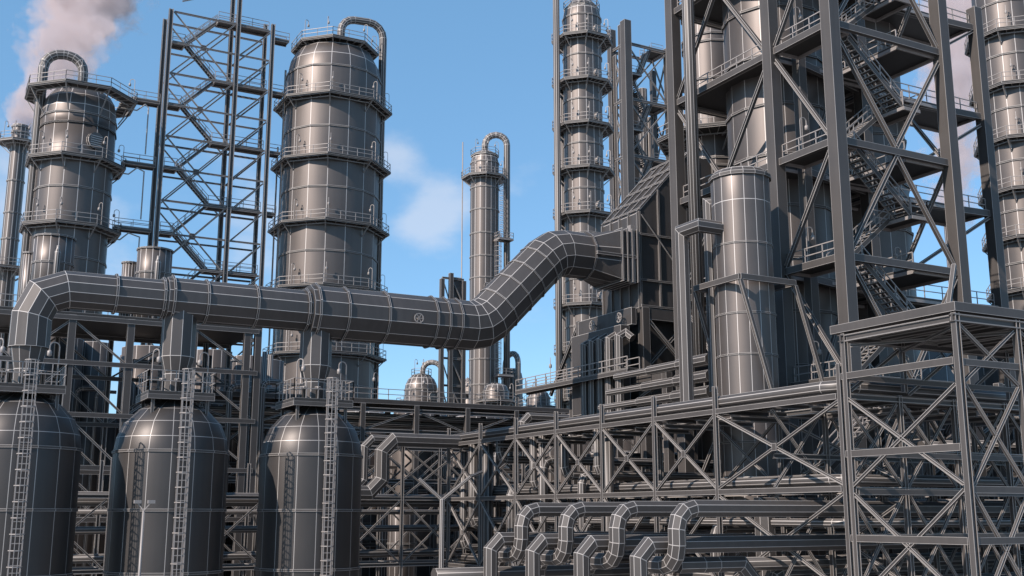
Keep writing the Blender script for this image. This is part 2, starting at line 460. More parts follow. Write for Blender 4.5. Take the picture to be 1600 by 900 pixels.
# T2
q = PV(516,300,VR); c2 = (q.x,q.y); r2 = 75*mpp(q.x,q.y,q.z)
P2 = [fz(c2,r2+1.2,y) for y in (546,441,339,237,140)]
T2 = tower('broadest column, standing right of the tall stair frame', c2, r2, fz(c2,r2,100), [(.95,1.6),(.8,3.1),(.6,4.0),(.35,4.4)], P2, 1.35, [fz(c2,r2,y) for y in (600,492,390,290,195)])
zt2 = fz(c2,r2*.95,52)
platform(T2, c2[0], c2[1], zt2, r2*.35, r2*.93, 8, lamps=(205,240,300,340), drop=1.7)
xb = PV(595,200,VR-1); zl = ZV(c2[0],c2[1],33)
loop(T2, c2, [(c2[0]+.3,c2[1]-1,zt2-1),(c2[0]+.3,c2[1]-1,zl),(xb.x,VR-1,zl+.4),(xb.x,VR-1,0)], .45)
# extra slim risers at T2's left
for i,(px,rr_) in enumerate(((438,.12),(446,.1),(431,.1))):
    e = PV(px,300,VR-.5+i); mb = MB(); mb.tube([(e.x,e.y,0),(e.x,e.y,ZV(e.x,e.y,110+60*i))], rr_, 6); part('riser_pipe', mb, 'pipe', T2)
# T3 slender, far
q = PD(757,350,168); c3 = (q.x,q.y); r3 = 22.5*mpp(q.x,q.y,q.z)
T3 = tower('slender far column between the duct bend and the broad column', c3, r3, fz(c3,r3,250), [(.93,.9),(.7,1.8),(.4,2.2)], [fz(c3,r3+1.2,268)], 1.5, [fz(c3,r3,y) for y in (600,560,520,475,432,398,362,325,290)], skirt=(1.35,18))
platform(T3, c3[0], c3[1], fz(c3,r3,236), r3*.2, r3*1.0, 8, lamps=(200,260,330))
e = PD(792,350,168); zl = ZV(c3[0],c3[1],211)
loop(T3, c3, [(c3[0],c3[1],fz(c3,r3,240)),(c3[0],c3[1],zl),(e.x,e.y,zl),(e.x,e.y,0)], .52)
cage_ladder(T3, (c3[0]+1.0,c3[1]-r3-.3), fz(c3,r3,600), fz(c3,r3,372), R(270), .9, .8)
cage_ladder(T3, (c3[0]+1.9,c3[1]-r3+.1), fz(c3,r3,372), fz(c3,r3,268), R(290), .8, .7)
for z in (372, 585):
    zz = fz(c3,r3,z); slab(T3, (c3[0]+.6,c3[1]-r3-1.6), (c3[0]+3.1,c3[1]-r3+.2), zz, .15, 'wes')
e = PD(722,350,168); mb = MB(); mb.tube([(e.x,e.y,0),(e.x,e.y,ZV(e.x,e.y,222))], .1, 5); part('riser_pipe', mb, 'rail', T3)
link('manhole', hatch_mesh(.75), T3, Vector((c3[0]-.3,c3[1]-r3,fz(c3,r3,447)))-WL[T3.name], R(258))
# T4 tall
q = PD(912,250,128); c4 = (q.x,q.y); r4 = 31*mpp(q.x,q.y,q.z)
P4 = [fz(c4,r4+1.2,y) for y in (620,545,471,398,327,256,186,117,47)]
T4 = tower('tall banded column above the duct bend, six railed platforms in view', c4, r4, fz(c4,r4,20), [(.93,1.1),(.75,2.0),(.45,2.8),(.2,3)], P4, 1.45, [fz(c4,r4,y) for y in (582,508,434,362,292,221,152,82)], hatch=(285,.5,1.0))
platform(T4, c4[0], c4[1], fz(c4,r4,2), r4*.3, r4*.95, 8, lamps=(230,300))
e = PD(871,250,126); mb = MB(); mb.tube([(e.x,e.y,0),(e.x,e.y,70)], .42, 10); part('riser_pipe', mb, 'pipe', T4)
e = PD(879,250,129); mb = MB(); mb.tube([(e.x,e.y,0),(e.x,e.y,60)], .3, 8); part('riser_pipe', mb, 'pipe', T4)
# T6 right edge and its neighbour
q = PD(1590,200,104); c6 = (q.x,q.y); r6 = 50*mpp(q.x,q.y,q.z)
T6 = tower('banded column at the right edge of the picture', c6, r6, fz(c6,r6,-60), [(.9,1),(.6,2)], [fz(c6,r6+1,y) for y in (480,403,372-45+0,250-2,127+84-42+0,127-39,40-35)] if False else [fz(c6,r6+1.,y) for y in (530,447,364,288,208,124,40)], 1.2, [fz(c6,r6,y) for y in (490,408,326,248,166,82,0)])
# small far columns
q = PD(658,615,165); c7 = (q.x,q.y); r7 = 26*mpp(q.x,q.y,q.z)
T7 = tower('squat far column with a domed top and pipe loop, seen under the duct', c7, r7, fz(c7,r7,607), [(.95,.8),(.78,1.7),(.5,2.3),(.2,2.5)], [fz(c7,r7+1,628)], 1.2, [fz(c7,r7,655)], hatch=(285,.6,.9))
platform(T7, c7[0], c7[1], fz(c7,r7,583), .4, r7*.6, 8, lamps=(200,260))
e = PD(690,600,165); zl = ZV(c7[0],c7[1],566)
loop(T7, c7, [(c7[0]+.2,c7[1],fz(c7,r7,590)),(c7[0]+.2,c7[1],zl),(e.x,e.y,zl),(e.x,e.y,0)], .4)
q = PD(800,600,172); c8 = (q.x,q.y); r8 = 17*mpp(q.x,q.y,q.z)
T8 = tower('far column half hidden by the slender column, lower than it', c8, r8, fz(c8,r8,590), [(.9,.9),(.5,1.6)], [fz(c8,r8+1,640)], 1.2, [fz(c8,r8,620)])
e = PD(806,600,168); zl = ZV(c8[0],c8[1],556)
loop(T8, c8, [(c8[0]-1.2,c8[1],fz(c8,r8,590)),(c8[0]-1.2,c8[1],zl),(e.x+.4,e.y,zl),(e.x+.4,e.y,0)], .45)
# chimney at far left
q = PV(20,330,150); cs = (q.x,q.y); rs = 12.5*mpp(q.x,q.y,q.z)
ST = tower('slim chimney at far left trailing a tall plume', cs, rs, fz(cs,rs,196), [(1.0,.3)], [fz(cs,rs+1,216)], 1.5, [fz(cs,rs,y) for y in (205,281,331,372)], group=None, name='chimney', n=12)
ST['category'] = 'chimney'
platform(ST, cs[0], cs[1], fz(cs,rs+1,415), rs, rs+1.9, 8)
# vessels standing on the frame behind the duct
def silo(px, py, v, rpx, ytop, label, ybot=None, zb=0, rings=()):
    q = PV(px,py,v); r = rpx*mpp(q.x,q.y,q.z); zt = fz((q.x,q.y),r,ytop)
    t = thing('silo', label, 'silo', (q.x,q.y,zb), 'flat topped silos behind the duct')
    zs = sorted([zb]+[fz((q.x,q.y),r,y) for y in rings]+[zt])
    mb = MB(); mb.lathe([(r,z) for z in zs], (q.x,q.y,0), 16, R(5)); part('shell', mb, 'vessel', t)
    mb = MB(); mb.lathe([(r-.02,zt-.12),(r+.08,zt-.12),(r+.08,zt),(r-.02,zt)], (q.x,q.y,0), 16, R(5), False, False); part('top_rim', mb, 'steel', t)
    for y in rings:
        z = fz((q.x,q.y),r,y); mb = MB(); mb.lathe([(r-.02,z-.07),(r+.07,z-.07),(r+.07,z+.07),(r-.02,z+.07)], (q.x,q.y,0), 16, R(5), False, False); part('stiffening_ring', mb, 'steel', t)
    return t
ZS = PV(300,505,84).z      # deck level of the frame behind
silo(84,400,88,30,365,'widest flat topped silo, in front of the far left column', zb=ZS, rings=(408,))
silo(47,410,90,11,393,'narrow low silo beside the widest flat topped silo', zb=ZS)
silo(242,400,88,26.5,385,'flat topped silo under the foot of the stair frame', zb=ZS, rings=(424,))
silo(203,420,90,12,408,'narrow silo left of the silo under the stair frame', zb=ZS)
for px, lab, y0 in ((89,'small vent pipe in front of the widest flat topped silo',388),(247,'small vent pipe in front of the silo under the stair frame',404)):
    e = PV(px,410,85.5); r = 4.6*mpp(e.x,e.y,e.z); zt = ZV(e.x,e.y,y0)
    mb = MB(); mb.lathe([(r,ZS),(r,zt-.3),(r*.5,zt),(r*.5,zt+.2)], (e.x,e.y,0), 8); solo('vent_pipe', mb, 'pipe', lab, 'vent pipe')
# T5: the vessel before the big frame
q = PU(1158,330,41.2); c5 = (q.x,q.y); r5 = 45.5*mpp(q.x,q.y,q.z)
T5 = thing('upright_vessel', 'upright vessel with a faceted lid before the big stair frame', 'vessel', (q.x,q.y,0))
zt = fz(c5,r5,268)
zz = [0]+[fz(c5,r5,y) for y in (820,745,690,620,552,487,377,310)]
mb = MB(); mb.lathe([(r5,z) for z in zz]+[(r5,zt),(r5*.93,zt+.35),(r5*.7,zt+.5)], (*c5,0), 16, R(11)); part('shell', mb, 'vessel', T5)
for y in (690,552,487,377):
    z = fz(c5,r5,y); mb = MB(); mb.lathe([(r5-.02,z-.05),(r5+.05,z-.05),(r5+.05,z+.05),(r5-.02,z+.05)], (*c5,0), 16, R(11), False, False); part('stiffening_ring', mb, 'steel', T5)
mb = MB(); mb.lathe([(r5,zt-.1),(r5+.12,zt-.1),(r5+.12,zt+.1),(r5*.9,zt+.38)], (*c5,0), 16, R(11), False, False); part('lid_rim', mb, 'steel', T5)
# square collar frame on T5
zf = ZV(c5[0]-1.9,c5[1]-1.9,432)
fr = thing('collar_frame', 'square beam collar with raking struts round the upright vessel', 'steel frame', (c5[0],c5[1],zf))
a = r5+.3
for p_, q_ in (((-a,-a),(a,-a)),((a,-a),(a,a)),((a,a),(-a,a)),((-a,a),(-a,-a))):
    mb = MB(); mb.member((c5[0]+p_[0],c5[1]+p_[1],zf),(c5[0]+q_[0],c5[1]+q_[1],zf), .2,.32); part('beam', mb, 'steel', fr)
for sx, sy in ((-1,-1),(1,-1),(-1,1),(1,1)):
    for (qx, qy) in ((c5[0]+sx*a+1.2*(1 if sx<0 else 1), c5[1]+sy*a),):
        mb = MB(); mb.member((c5[0]+sx*a,c5[1]+sy*a,zf-.15),(qx+.9,qy,zf-6.8), .2, .2, 'I'); part('strut', mb, 'steel', fr)
# ================================================================== FRAMES: generic helpers
def col_(root, x, y, z0, z1, w, kind='box', h=None, name='column'):
    w *= .8 if kind == 'I' else 1; mb = MB(); mb.member((x,y,z0),(x,y,z1), w, h or w, kind, up=(1,0,0)); return part(name, mb, 'steel', root)
def beam_(root, p, q, w=.25, h=.35, kind='box', name='beam', mat='steel'):
    mb = MB(); mb.member(p, q, w, h, kind); return part(name, mb, mat, root)
def brace_(root, p, q, w=.18, kind='I'):
    w *= .76; return beam_(root, p, q, w, w, kind, 'brace')

# ---- tall stair frame between the two broad columns
Vf, Vb_ = 113.2, 116.4
u1 = PV(262,100,Vf).x; u2 = PV(366,165,Vf).x; u3 = PV(427,40,Vf).x
SF = thing('stair_frame', 'tall open stair frame of slim steel between two broad columns', 'stair frame', (u1,Vf,0))
zs0 = ZV(u1,Vf,17); zs4 = ZV(u1,Vf,415); ph = (zs0-zs4)/4
nodes = [zs0-ph*i for i in range(-1,9) if zs0-ph*i > 1]
for v in (Vf,Vb_):
    col_(SF, u1, v, 0, ZV(u1,v,14 if v==Vf else 30), .56, 'I')
    col_(SF, u2, v, 0, zs0+ph*.9, .56, 'I')
    col_(SF, u3, v, 0, ZV(u3,v,38), .5, 'I')
    for i, z in enumerate(nodes):
        if z > zs0+1: 
            continue
        beam_(SF, (u1+.36,v,z),(u3-.3,v,z), .17,.2)
        if z-ph/2 > 1:
            zm = z-ph/2; beam_(SF, (u1+.36,v,zm),(u3-.3,v,zm), .16,.18)
            um = (u1+u2)/2
            for a, b in (((u1+.3,z),(um,zm)),((u2-.3,z),(um,zm)),((u1+.3,z-ph),(um,zm)),((u2-.3,z-ph),(um,zm))):
                brace_(SF, (a[0],v,a[1]),(b[0],v,b[1]), .18)
            mb = MB(); mb.box((um-.32,v-.08,zm-.32),(um+.32,v+.08,zm+.32)); part('gusset', mb, 'steel', SF)
            brace_(SF, (u2+.3,v,zm),(u3-.3,v,z-.2), .22); brace_(SF, (u2+.3,v,z-ph),(u3-.3,v,zm-.2), .22)
ul = PV(289,80,Vf).x; ur = PV(341,60,Vf).x
for i, z in enumerate(nodes):
    if z > zs0+1: 
        brace_(SF, (ul,Vf,z-ph/2-.2),(u2-.3,Vf,z-1.2),.17); brace_(SF,(ul,Vb_,z-ph/2-.6),(u2-.3,Vb_,z-1.7),.17); continue
    zm = z-ph/2
    if zm < 8: continue
    slab(SF, (u1+.4,Vf+.3),(ul,Vf+1.75), zm+.35, .18, 'sn')
    slab(SF, (ur,Vf+.3),(u3-.4,Vf+1.75), z+.35-(.6 if i==0 else 0), .18, 'sn')
    stair(SF, (ul,Vf+.35,zm+.3),(ur,Vf+.35,z-ph+.3), .65, (0,1,0))
    stair(SF, (ul,Vf+1.1,zm+.3),(ur,Vf+1.1,z+.3), .65, (0,1,0))
# walkways joining columns and frame
def walkway(p, q, w, label, th=.25, drop_pipe=False, sides=(0,1)):
    p = Vector(p); q = Vector(q); d = (q-p); d.normalize(); s_ = Vector((-d.y,d.x,0)).normalized()
    t = thing('walkway', label, 'walkway', tuple(p))
    mb = MB(); mb.member(p+s_*w/2, q+s_*w/2, w, th); part('deck', mb, 'deck', t)
    for k in (0,1):
        mb = MB(); mb.member(p+s_*w*k-Vector((0,0,.1)), q+s_*w*k-Vector((0,0,.1)), .1,.3); part('edge_beam', mb, 'steel', t)
    mb = MB()
    for k in sides: rails_line(mb, [p+s_*w*k, q+s_*w*k])
    part('railing', mb, 'rail', t); return t
zws = [zs0-ph*(i+.5)+.35 for i in (1,2,3)]
for z, xl, lab in zip(zws, (202,196,190), ('highest narrow walkway from the far left column to the stair frame','middle narrow walkway from the far left column to the stair frame','lowest narrow walkway from the far left column to the stair frame')):
    e = PV(xl, 200, Vf+.8); walkway((e.x,Vf+.8,z),(u1-.4,Vf+.8,z),1.2,lab)
    mb = MB(); mb.tube([(e.x-1,Vf+.6,z-1.4),(e.x+.6,Vf+.6,z-1.4),(e.x+1.4,Vf+.6,z-.6),(PV(228,250,Vf).x,Vf+.6,z-.9),(PV(228,250,Vf).x,Vf+.6,z-6)], .07, 6, smooth=False)
    solo('utility_pipe', mb, 'pipe', 'thin bent line hanging under the '+lab.split(' narrow')[0]+' walkway left of the stair frame', 'pipe')
for i, lab in enumerate(('highest short walkway from the stair frame to the broadest column','second short walkway from the stair frame to the broadest column','third short walkway from the stair frame to the broadest column','lowest short walkway from the stair frame to the broadest column')):
    z = zs0-ph*i+.35-(.6 if i==0 else 0); e = PV(446-3*i,200,Vf+.9)
    walkway((u3+.35,Vf+.9,z),(e.x,Vf+.9,z),1.2,lab)

# ---- frame with deck behind the domed vessels
V4 = 84.
S4 = thing('equipment_frame', 'open equipment frame with dark deck behind the domed vessels', 'steel frame', (PV(113,500,V4).x,V4,0))
xs4 = [PV(p,505,V4).x for p in (-62,25,113,205,304,404)]
for v in (V4, V4+9):
    for x in xs4: col_(S4, x, v, 0, ZS-.1, .5 if v==V4 else .45, 'I' if v!=V4 else 'box')
    zl_ = [ZV(xs4[3],V4,y) for y in (572,651,732,812)]
    for z in [ZS-.3]+zl_: beam_(S4, (xs4[0],v-.26,z),(xs4[-1],v-.26,z), .12,.34)
    for k in range(5):
        zz = [ZS-.4]+zl_
        for j in range(4):
            a, b = (k,k+1) if k != 3 and k != 1 else (k+1,k)
            brace_(S4, (xs4[a],v,zz[j]),(xs4[b],v,zz[j+1]), .2)
mb = MB(); mb.box((xs4[0]-1,V4-.1,ZS-.12),(xs4[-1]+.3,V4+10,ZS+.12)); part('deck', mb, 'deck', S4)
mb = MB(); rails_line(mb, [(xs4[0],V4,ZS+.12),(xs4[-1],V4,ZS+.12)]); part('railing', mb, 'rail', S4)
for k,px in enumerate((95,310)): pass
x372 = PV(372,505,V4+3).x; col_(S4, x372, V4, 0, ZS-.35, .5)
# dark vessels and pipes under/behind that deck
def vcyl(name, c, r, z0, z1, label, cat, mat='vessel', n=12, dome=True, group=None, rings=()):
    t = thing(name, label, cat, (c[0],c[1],z0), group)
    prof = [(r,z0),(r,(z0+z1)/2),(r,z1)]+([(r*.8,z1+r*.45),(r*.4,z1+r*.62)] if dome else [])
    mb = MB(); mb.lathe(prof, (*c,0), n, R(10)); part('shell', mb, mat, t)
    for z in rings+((z1,) if dome else ()) :
        mb = MB(); mb.lathe([(r-.02,z-.06),(r+.07,z-.06),(r+.07,z+.06),(r-.02,z+.06)], (*c,0), n, R(10), False, False); part('band', mb, 'steel', t)
    return t
for px, v, r, yt, lab in ((172,100,1.7,668,'domed vessel glimpsed between the left and middle domed vessels, below the sky gap'),):
    q = PV(px,640,v); vcyl('small_vessel', (q.x,q.y), r, 0, ZV(q.x,q.y,yt), lab, 'vessel')
for i,(px, v, r) in enumerate(((88,96,1.9),(143,97,1.4),(232,98,2.4),(330,97,1.7),(388,99,1.5),(228,103,2.4),(292,104,3.2),(352,103,2.4),(408,101,2.0),(60,103,3.4),(120,104,2.2))):
    q = PV(px,600,v); mb = MB(); mb.lathe([(r,0),(r,ZS-.2)],(q.x,q.y,0),14)
    solo('vertical_drum', mb, 'vessel', 'dark upright drum under the equipment deck, '+('behind the leftmost brace','left of the sky gap','right of the first open bay','left of the twin posts','rightmost','in the second row right of the sky gap','in the second row behind the middle vessel neck','in the second row left of the twin posts','in the second row near the broadest column','in the second row behind the leftmost vessel neck','in the second row left of the sky gap')[i], 'drum', 'drums under the equipment deck')
mb = MB(); random.seed(3)
for i in range(16):
    px = random.choice((118,122,127,134,140,148,152,196,212,222,228,250,318,325,345,352,360,395,412,420))
    q = PV(px+random.uniform(-2,2),600,random.uniform(87,95)); r = random.uniform(.1,.28)
    mb = MB(); zt = random.uniform(ZS-5,ZS-.2); mb.tube([(q.x,q.y,0),(q.x,q.y,zt),(q.x+1.5,q.y,zt)] if zt < ZS-1 else [(q.x,q.y,0),(q.x,q.y,zt)], r, 8, bend=.5)
    o = solo('downpipe', mb, 'pipe', 'one of the dark upright pipes crowded beneath the equipment deck', 'pipe', 'upright pipes beneath the equipment deck')

# ---- the big stair frame at right
US, VS = 45.0, 43.8
VA, VB2 = 48.9, 58.8; UB, UC = 54.4, 65.6
L0, L1, L2 = (ZV(US,VS,y) for y in (400,218,35)); hL = L1-L0
LV = [L0-2*hL, L0-hL, L0, L1, L2, L2+hL]
BF = thing('process_frame', 'towering dark steel frame with zigzag stairs holding two large vessels', 'steel frame', (US,VS,0))
for (x,y) in ((US,VS),(US,VA),(US,VB2),(UB,VS),(UB,VA+1.6),(UB,VB2),(US+2.4,VA+.1),(UC,VA+.8)):
    w = .76 if (x,y) != (US+2.4,VA+.1) else .6
    top = L2+hL*1.9
    if x == UC: top = ZV(UC,VA+.8,14)
    col_(BF, x, y, 0, top, w)
for i, z in enumerate(LV):
    beam_(BF, (US,VS+.4,z),(US,VA-.4,z), .3,.42); beam_(BF, (US,VA+.4,z),(US,VB2-.4,z), .3,.42)
    beam_(BF, (US+.4,VS,z),(UB-.4,VS,z), .3,.42)
    beam_(BF, (UB,VS+.4,z),(UB,VA+1.2,z), .3,.4); beam_(BF, (US+.4,VB2,z),(UB-.4,VB2,z), .3,.42)
    beam_(BF, (UB+.4,VA+1.6,z-.3),(UC-.4,VA+.8,z-.3), .3,.45)
    beam_(BF, (UB,VA+2,z),(UB,VB2-.4,z), .3,.42); beam_(BF, (US+2.7,VA+.1,z-.1),(UB-.4,VA+1.6,z-.1), .3,.42)
    slab(BF, (US+.18,VS+.42),(US+1.9,VA-.42), z+.22, .2, 'w', lamps=((US+.4,VS+3.3,R(0)),))
    slab(BF, (US+.18,VA+.42),(UB-.2,VB2-.42), z+.23, .25, 'w')
    slab(BF, (UB-3.6,VS+.3),(UB-.2,VA+.9), z+.05, .2, 'wn', lamps=((UB-.5,VS+3.9,R(180)),))
    slab(BF, (UB+.4,VA+.9),(UC-.5,VA+4.2), z-.1, .2, 's')
    if i < 5:
        z2 = z+hL
        a, b = ((VS+.4,VA-.4) if i%2 else (VA-.4,VS+.4))
        brace_(BF, (US,a,z+.25),(US,b,z2-.25), .3)
        brace_(BF, (UB,a+0,z+.25),(UB,b,z2-.25), .28)
        vm = (VA+VB2)/2
        if i%2 == 1: brace_(BF,(US,vm,z+.2),(US,VA+.4,z2-.3),.3); brace_(BF,(US,vm,z+.2),(US,VB2-.4,z2-.3),.3)
        else: brace_(BF,(US,vm,z2-.2),(US,VA+.4,z+.3),.3); brace_(BF,(US,vm,z2-.2),(US,VB2-.4,z+.3),.3)
        um = (US+UB)/2
        if i%2 == 0: brace_(BF,(US+.4,VS,z+.25),(um,VS,z2-.2),.3); brace_(BF,(UB-.4,VS,z+.25),(um,VS,z2-.2),.3)
        else: brace_(BF,(US+.4,VS,z2-.3),(um,VS,z+.25),.3); brace_(BF,(UB-.4,VS,z2-.3),(um,VS,z+.25),.3)
        brace_(BF,(UB+.4,VA+1.6,z+.1),(UC-.4,VA+.8,z2-.6),.28)
        if i%2: brace_(BF,(US+2.7,VA+.1,z+.2),(um+1.5,VA+.9,z2-.2),.28); brace_(BF,(UB-.4,VA+1.6,z+.2),(um+1.5,VA+.9,z2-.2),.28)
        # two flights and a landing
        zm = z+hL*.5; ue = US+7.6
        stair(BF, (US+2.0,VS+.6,z2+.1),(US+6.2,VS+.6,zm), 1.15, (0,1,0))
        stair(BF, (US+2.0,VS+2.2,z+.1),(US+6.2,VS+2.2,zm), 1.15, (0,1,0))
        slab(BF, (US+6.2,VS+.5),(ue,VS+3.4), zm+.02, .16, 'sen', name='landing')
# two vessels in the frame, one behind
def ringv(t, c, r, zs, n=16, ph=0):
    for z in zs:
        mb = MB(); mb.lathe([(r-.02,z-.08),(r+.12,z-.08),(r+.12,z+.08),(r-.02,z+.08)], (*c,0), n, ph, False, False); part('band', mb, 'steel', t)
cv = (49.6,53.6); rv = 3.35
t = thing('reactor_vessel', 'broad sunlit vessel standing inside the left bay of the stair-clad frame', 'vessel', (*cv,0))
mb = MB(); zz = [0]+[L0+hL*(k*.5-.75) for k in range(-2,10)]; mb.lathe([(rv,max(z,0.)) for z in zz if z >= 0], (*cv,0), 16, R(11)); part('shell', mb, 'vessel', t); ringv(t, cv, rv, zz[2:], 16, R(11))
cv = (58.6,55.5); rv = 3.6
t = thing('reactor_vessel', 'broad shaded vessel behind the zigzag stairs', 'vessel', (*cv,0))
mb = MB(); mb.lathe([(rv,max(z,0.)) for z in zz if z >= 0], (*cv,0), 16, R(11)); part('shell', mb, 'vessel', t); ringv(t, cv, rv, zz[2:], 16, R(11))
q = PV(1112,120,66.5); cv = (q.x,q.y); rv = 2.3
t = thing('process_column', 'banded column behind the twin downpipes, left of the sunlit vessel', 'column', (*cv,0))
zz = [0]+[fz(cv,rv,y) for y in (400,330,257,245,198,120,62,50,10,-40)]; mb = MB(); mb.lathe([(rv,z) for z in zz],(*cv,0),14); part('shell', mb, 'vessel', t); ringv(t, cv, rv, zz[1:], 14)
cage_ladder(t, (cv[0]+1.4,cv[1]-rv-.1), fz(cv,rv,200), fz(cv,rv,40), R(280), .7, .6)
platform(t, cv[0], cv[1], fz(cv,rv,205), rv, rv+2.4, 8, lamps=(200,)); platform(t, cv[0], cv[1], fz(cv,rv,325), rv, rv+1.4, 8)
q = PD(1487,360,150); vcyl('chimney', (q.x,q.y), 1.0, 0, ZV(q.x,q.y,352), 'small capped chimney in the gap behind the stair-clad frame', 'chimney', dome=False)

# ---- twin tall downpipes etc.
def pipe(label, pts, r, n=10, bend=.8, seg=3, name='pipe', cat='pipe', group=None, mat='pipe', smooth=True, clamps=0):
    mb = MB(); mb.tube(pts, r, n, bend=bend, seg=seg, smooth=smooth)
    o = solo(name, mb, mat, label, cat, group); return o
q = PU(1085,300,43.6); pipe('tall unbroken downpipe beside the edge column of the big frame', [(q.x,q.y,ZV(q.x,q.y,572)),(q.x,q.y,60)], .41, 12, name='downpipe', cat='downpipe')
q = PU(1066,385,38.1); za = q.z; zb_ = ZV(38.1,c5[1],352)
pipe('downpipe with an elbowed head reaching the upright vessel', [(38.1,q.y,ZV(38.1,q.y,632)),(38.1,q.y,zb_),(38.1,c5[1],zb_),(c5[0]-r5*.9,c5[1],zb_)], .4, 8, bend=0, name='downpipe', cat='downpipe', smooth=False)
q = PU(1111,440,40.3); zb_ = ZV(40.3,q.y,318)
pipe('short headed downpipe tucked against the upright vessel', [(40.3,q.y,ZV(40.3,q.y,612)),(40.3,q.y,zb_),(c5[0]+.4,q.y-1.2,zb_)], .33, 8, bend=0, name='downpipe', cat='downpipe', smooth=False)

# ---- heater box at the end of the duct
Ub = xr+3.7
k = PU(997,332,Ub); Vn = k.y; zw = k.z; kb = PU(942,350,Ub); Vk = kb.y; zbt = PU(1000,480,Ub).z
e = PV(1057,262,Vn); sl = (e.z-zw)/(e.x-Ub); Ue = Ub+7.; ze = zw+sl*(4.6)
HB = thing('fired_heater', 'box shaped heater with a ribbed sloping roof fed by the flue duct', 'heater', (Ub,Vn,0))
mb = MB(); Um = Ub+4.6
P_ = [(Ub,zbt),(Ue,zbt),(Ue,ze),(Um,ze),(Ub,zw)]
vs = [(x,Vn,z) for x,z in P_]+[(x,Vk,z) for x,z in P_]
mb.add(vs, [(0,1,2,3,4),(9,8,7,6,5)]+[(i,(i+1)%5+0,(i+1)%5+5,i+5) for i in (0,1,2,3,4)])
part('casing', mb, 'duct', HB)
for i in range(5):
    x = Ub+i*1.75 if i else Ub+.06; zt_ = min(ze, zw+sl*(x-Ub)); mb = MB(); mb.box((x-.07,Vn-.14,zbt),(x+.07,Vn-.003,zt_)); part('rib', mb, 'steel', HB)
for z in (zbt+.1, PV(1000,437,Vn).z, PV(1000,366,Vn).z):
    mb = MB(); mb.box((Ub,Vn-.19,z-.07),(Ue,Vn-.005,z+.07)); part('rib', mb, 'steel', HB)
for i in range(5):
    y = Vn+(Vk-Vn)*i/4; mb = MB(); mb.box((Ub-.14,y-.06,zbt-.01),(Ub-.003,y+.06,zw)); part('rib', mb, 'steel', HB)
    mb = MB(); mb.member((Ub-.1,y,zw+.08),(Um,y,ze+.12), .12,.14); part('rib', mb, 'steel', HB)
for t_ in (0.02,.25,.5,.75,1.):
    mb = MB(); mb.member((Ub+4.6*t_,Vn-.1,zw+(ze-zw)*t_+.2),(Ub+4.6*t_,Vk,zw+(ze-zw)*t_+.2), .12,.12); part('rib', mb, 'steel', HB)
mb = MB(); mb.box((Ub-.9,Vn-.3,PU(990,448,Ub).z),(Ub-.55,Vn+.1,PU(990,358,Ub).z)); part('flange_plate', mb, 'rail', HB)
brace_(HB, (Ub+.1,Vn-.25,zw-.2),(Ub+4,Vn-.25,PV(1000,430,Vn).z), .08, 'box')
zb0 = PU(1003,640,Ub).z
for x in (Ub+.35, Ub+4.2, Ue-.4):
    for y in (Vn+.1, Vk-.4): col_(HB, x, y, 0, zbt-.01, .6)
beam_(HB, (Ub+.6,Vn+.1,zbt-.45),(Ue,Vn+.1,zbt-.45), .5,.8); 
brace_(HB,(Ub+.6,Vn-.05,zbt-.9),(Ub+4.1,Vn-.05,zbt-4.3),.32); brace_(HB,(Ub+.6,Vn+.3,zbt-4.3),(Ub+4.1,Vn+.3,zbt-.9),.3)
brace_(HB,(Ub+.6,Vk-.4,zbt-.9),(Ub+4.1,Vk-.4,zbt-4.3),.32)
mb = MB(); mb.box((Ub+.7,Vn+1,zbt-8.2),(Ue,Vk,zbt-.6)); part('inner_casing', mb, 'duct', HB)
# manifold
Ug = Ub-.5; kf = PU(991,480,Ug); kn = PU(908,507,Ug); zt_ = kf.z; zb2 = PU(990,507,Ug).z
MF = thing('burner_manifold', 'panel of hooked upright pipes and two hand wheels under the heater', 'manifold', (Ug,kf.y,0))
mb = MB(); mb.box((Ug-.25,kf.y,zb2),(Ug+.15,kn.y,zt_)); part('header_plate', mb, 'duct', MF)
mb = MB(); mb.box((Ug-1.0,kf.y+.3,PU(990,640,Ug).z),(Ug-.26,kn.y-.2,zb2-.05)); part('cabinet', mb, 'duct', MF)
for px in (933,975):
    k_ = PU(px,497 if px > 950 else 509,Ug-.3); link('hand_wheel', wheel_mesh(.34), MF, Vector((Ug-.75,k_.y,k_.z))-WL[MF.name])
for i, px in enumerate((917,929,942,955,971)):
    k_ = PU(px,560,Ug-1.3); zt3 = PU(px,(541,536,533,531,527)[i],Ug-1.3).z
    mb = MB(); mb.tube([(Ug-1.5,k_.y,PU(px,650,Ug-1.3).z),(Ug-1.5,k_.y,zt3),(Ug-.9,k_.y,zt3+.35),(Ug-.7,k_.y-.55,zt3-.1)], .3, 8, smooth=False); part('hooked_pipe', mb, 'pipe', MF)
col_(MF, Ug-.1, kn.y+.2, 0, zt_+.1, .3)
brace_(MF, (Ug-.1,kn.y+.3,zt_-.3),(Ug-.1,PU(862,618,Ug).y,PU(862,618,Ug).z), .3)
w0 = PU(955,582,Ug-2.2); w1 = PU(806,610,Ug-2.2)
walkway((Ug-2.2,w1.y,w0.z),(Ug-2.2,w0.y-2.0,w0.z),1.0,'railed walkway running from the manifold out over the pipe rack', sides=(1,0))
lampw = thing('yard_lamp','gooseneck lamp on the walkway over the pipe rack','lamp',(Ug-1.4,(w1.y*.7+w0.y*.3),w0.z)); link('lamp_pole', lamp_mesh(), lampw, (0,0,0), R(60))
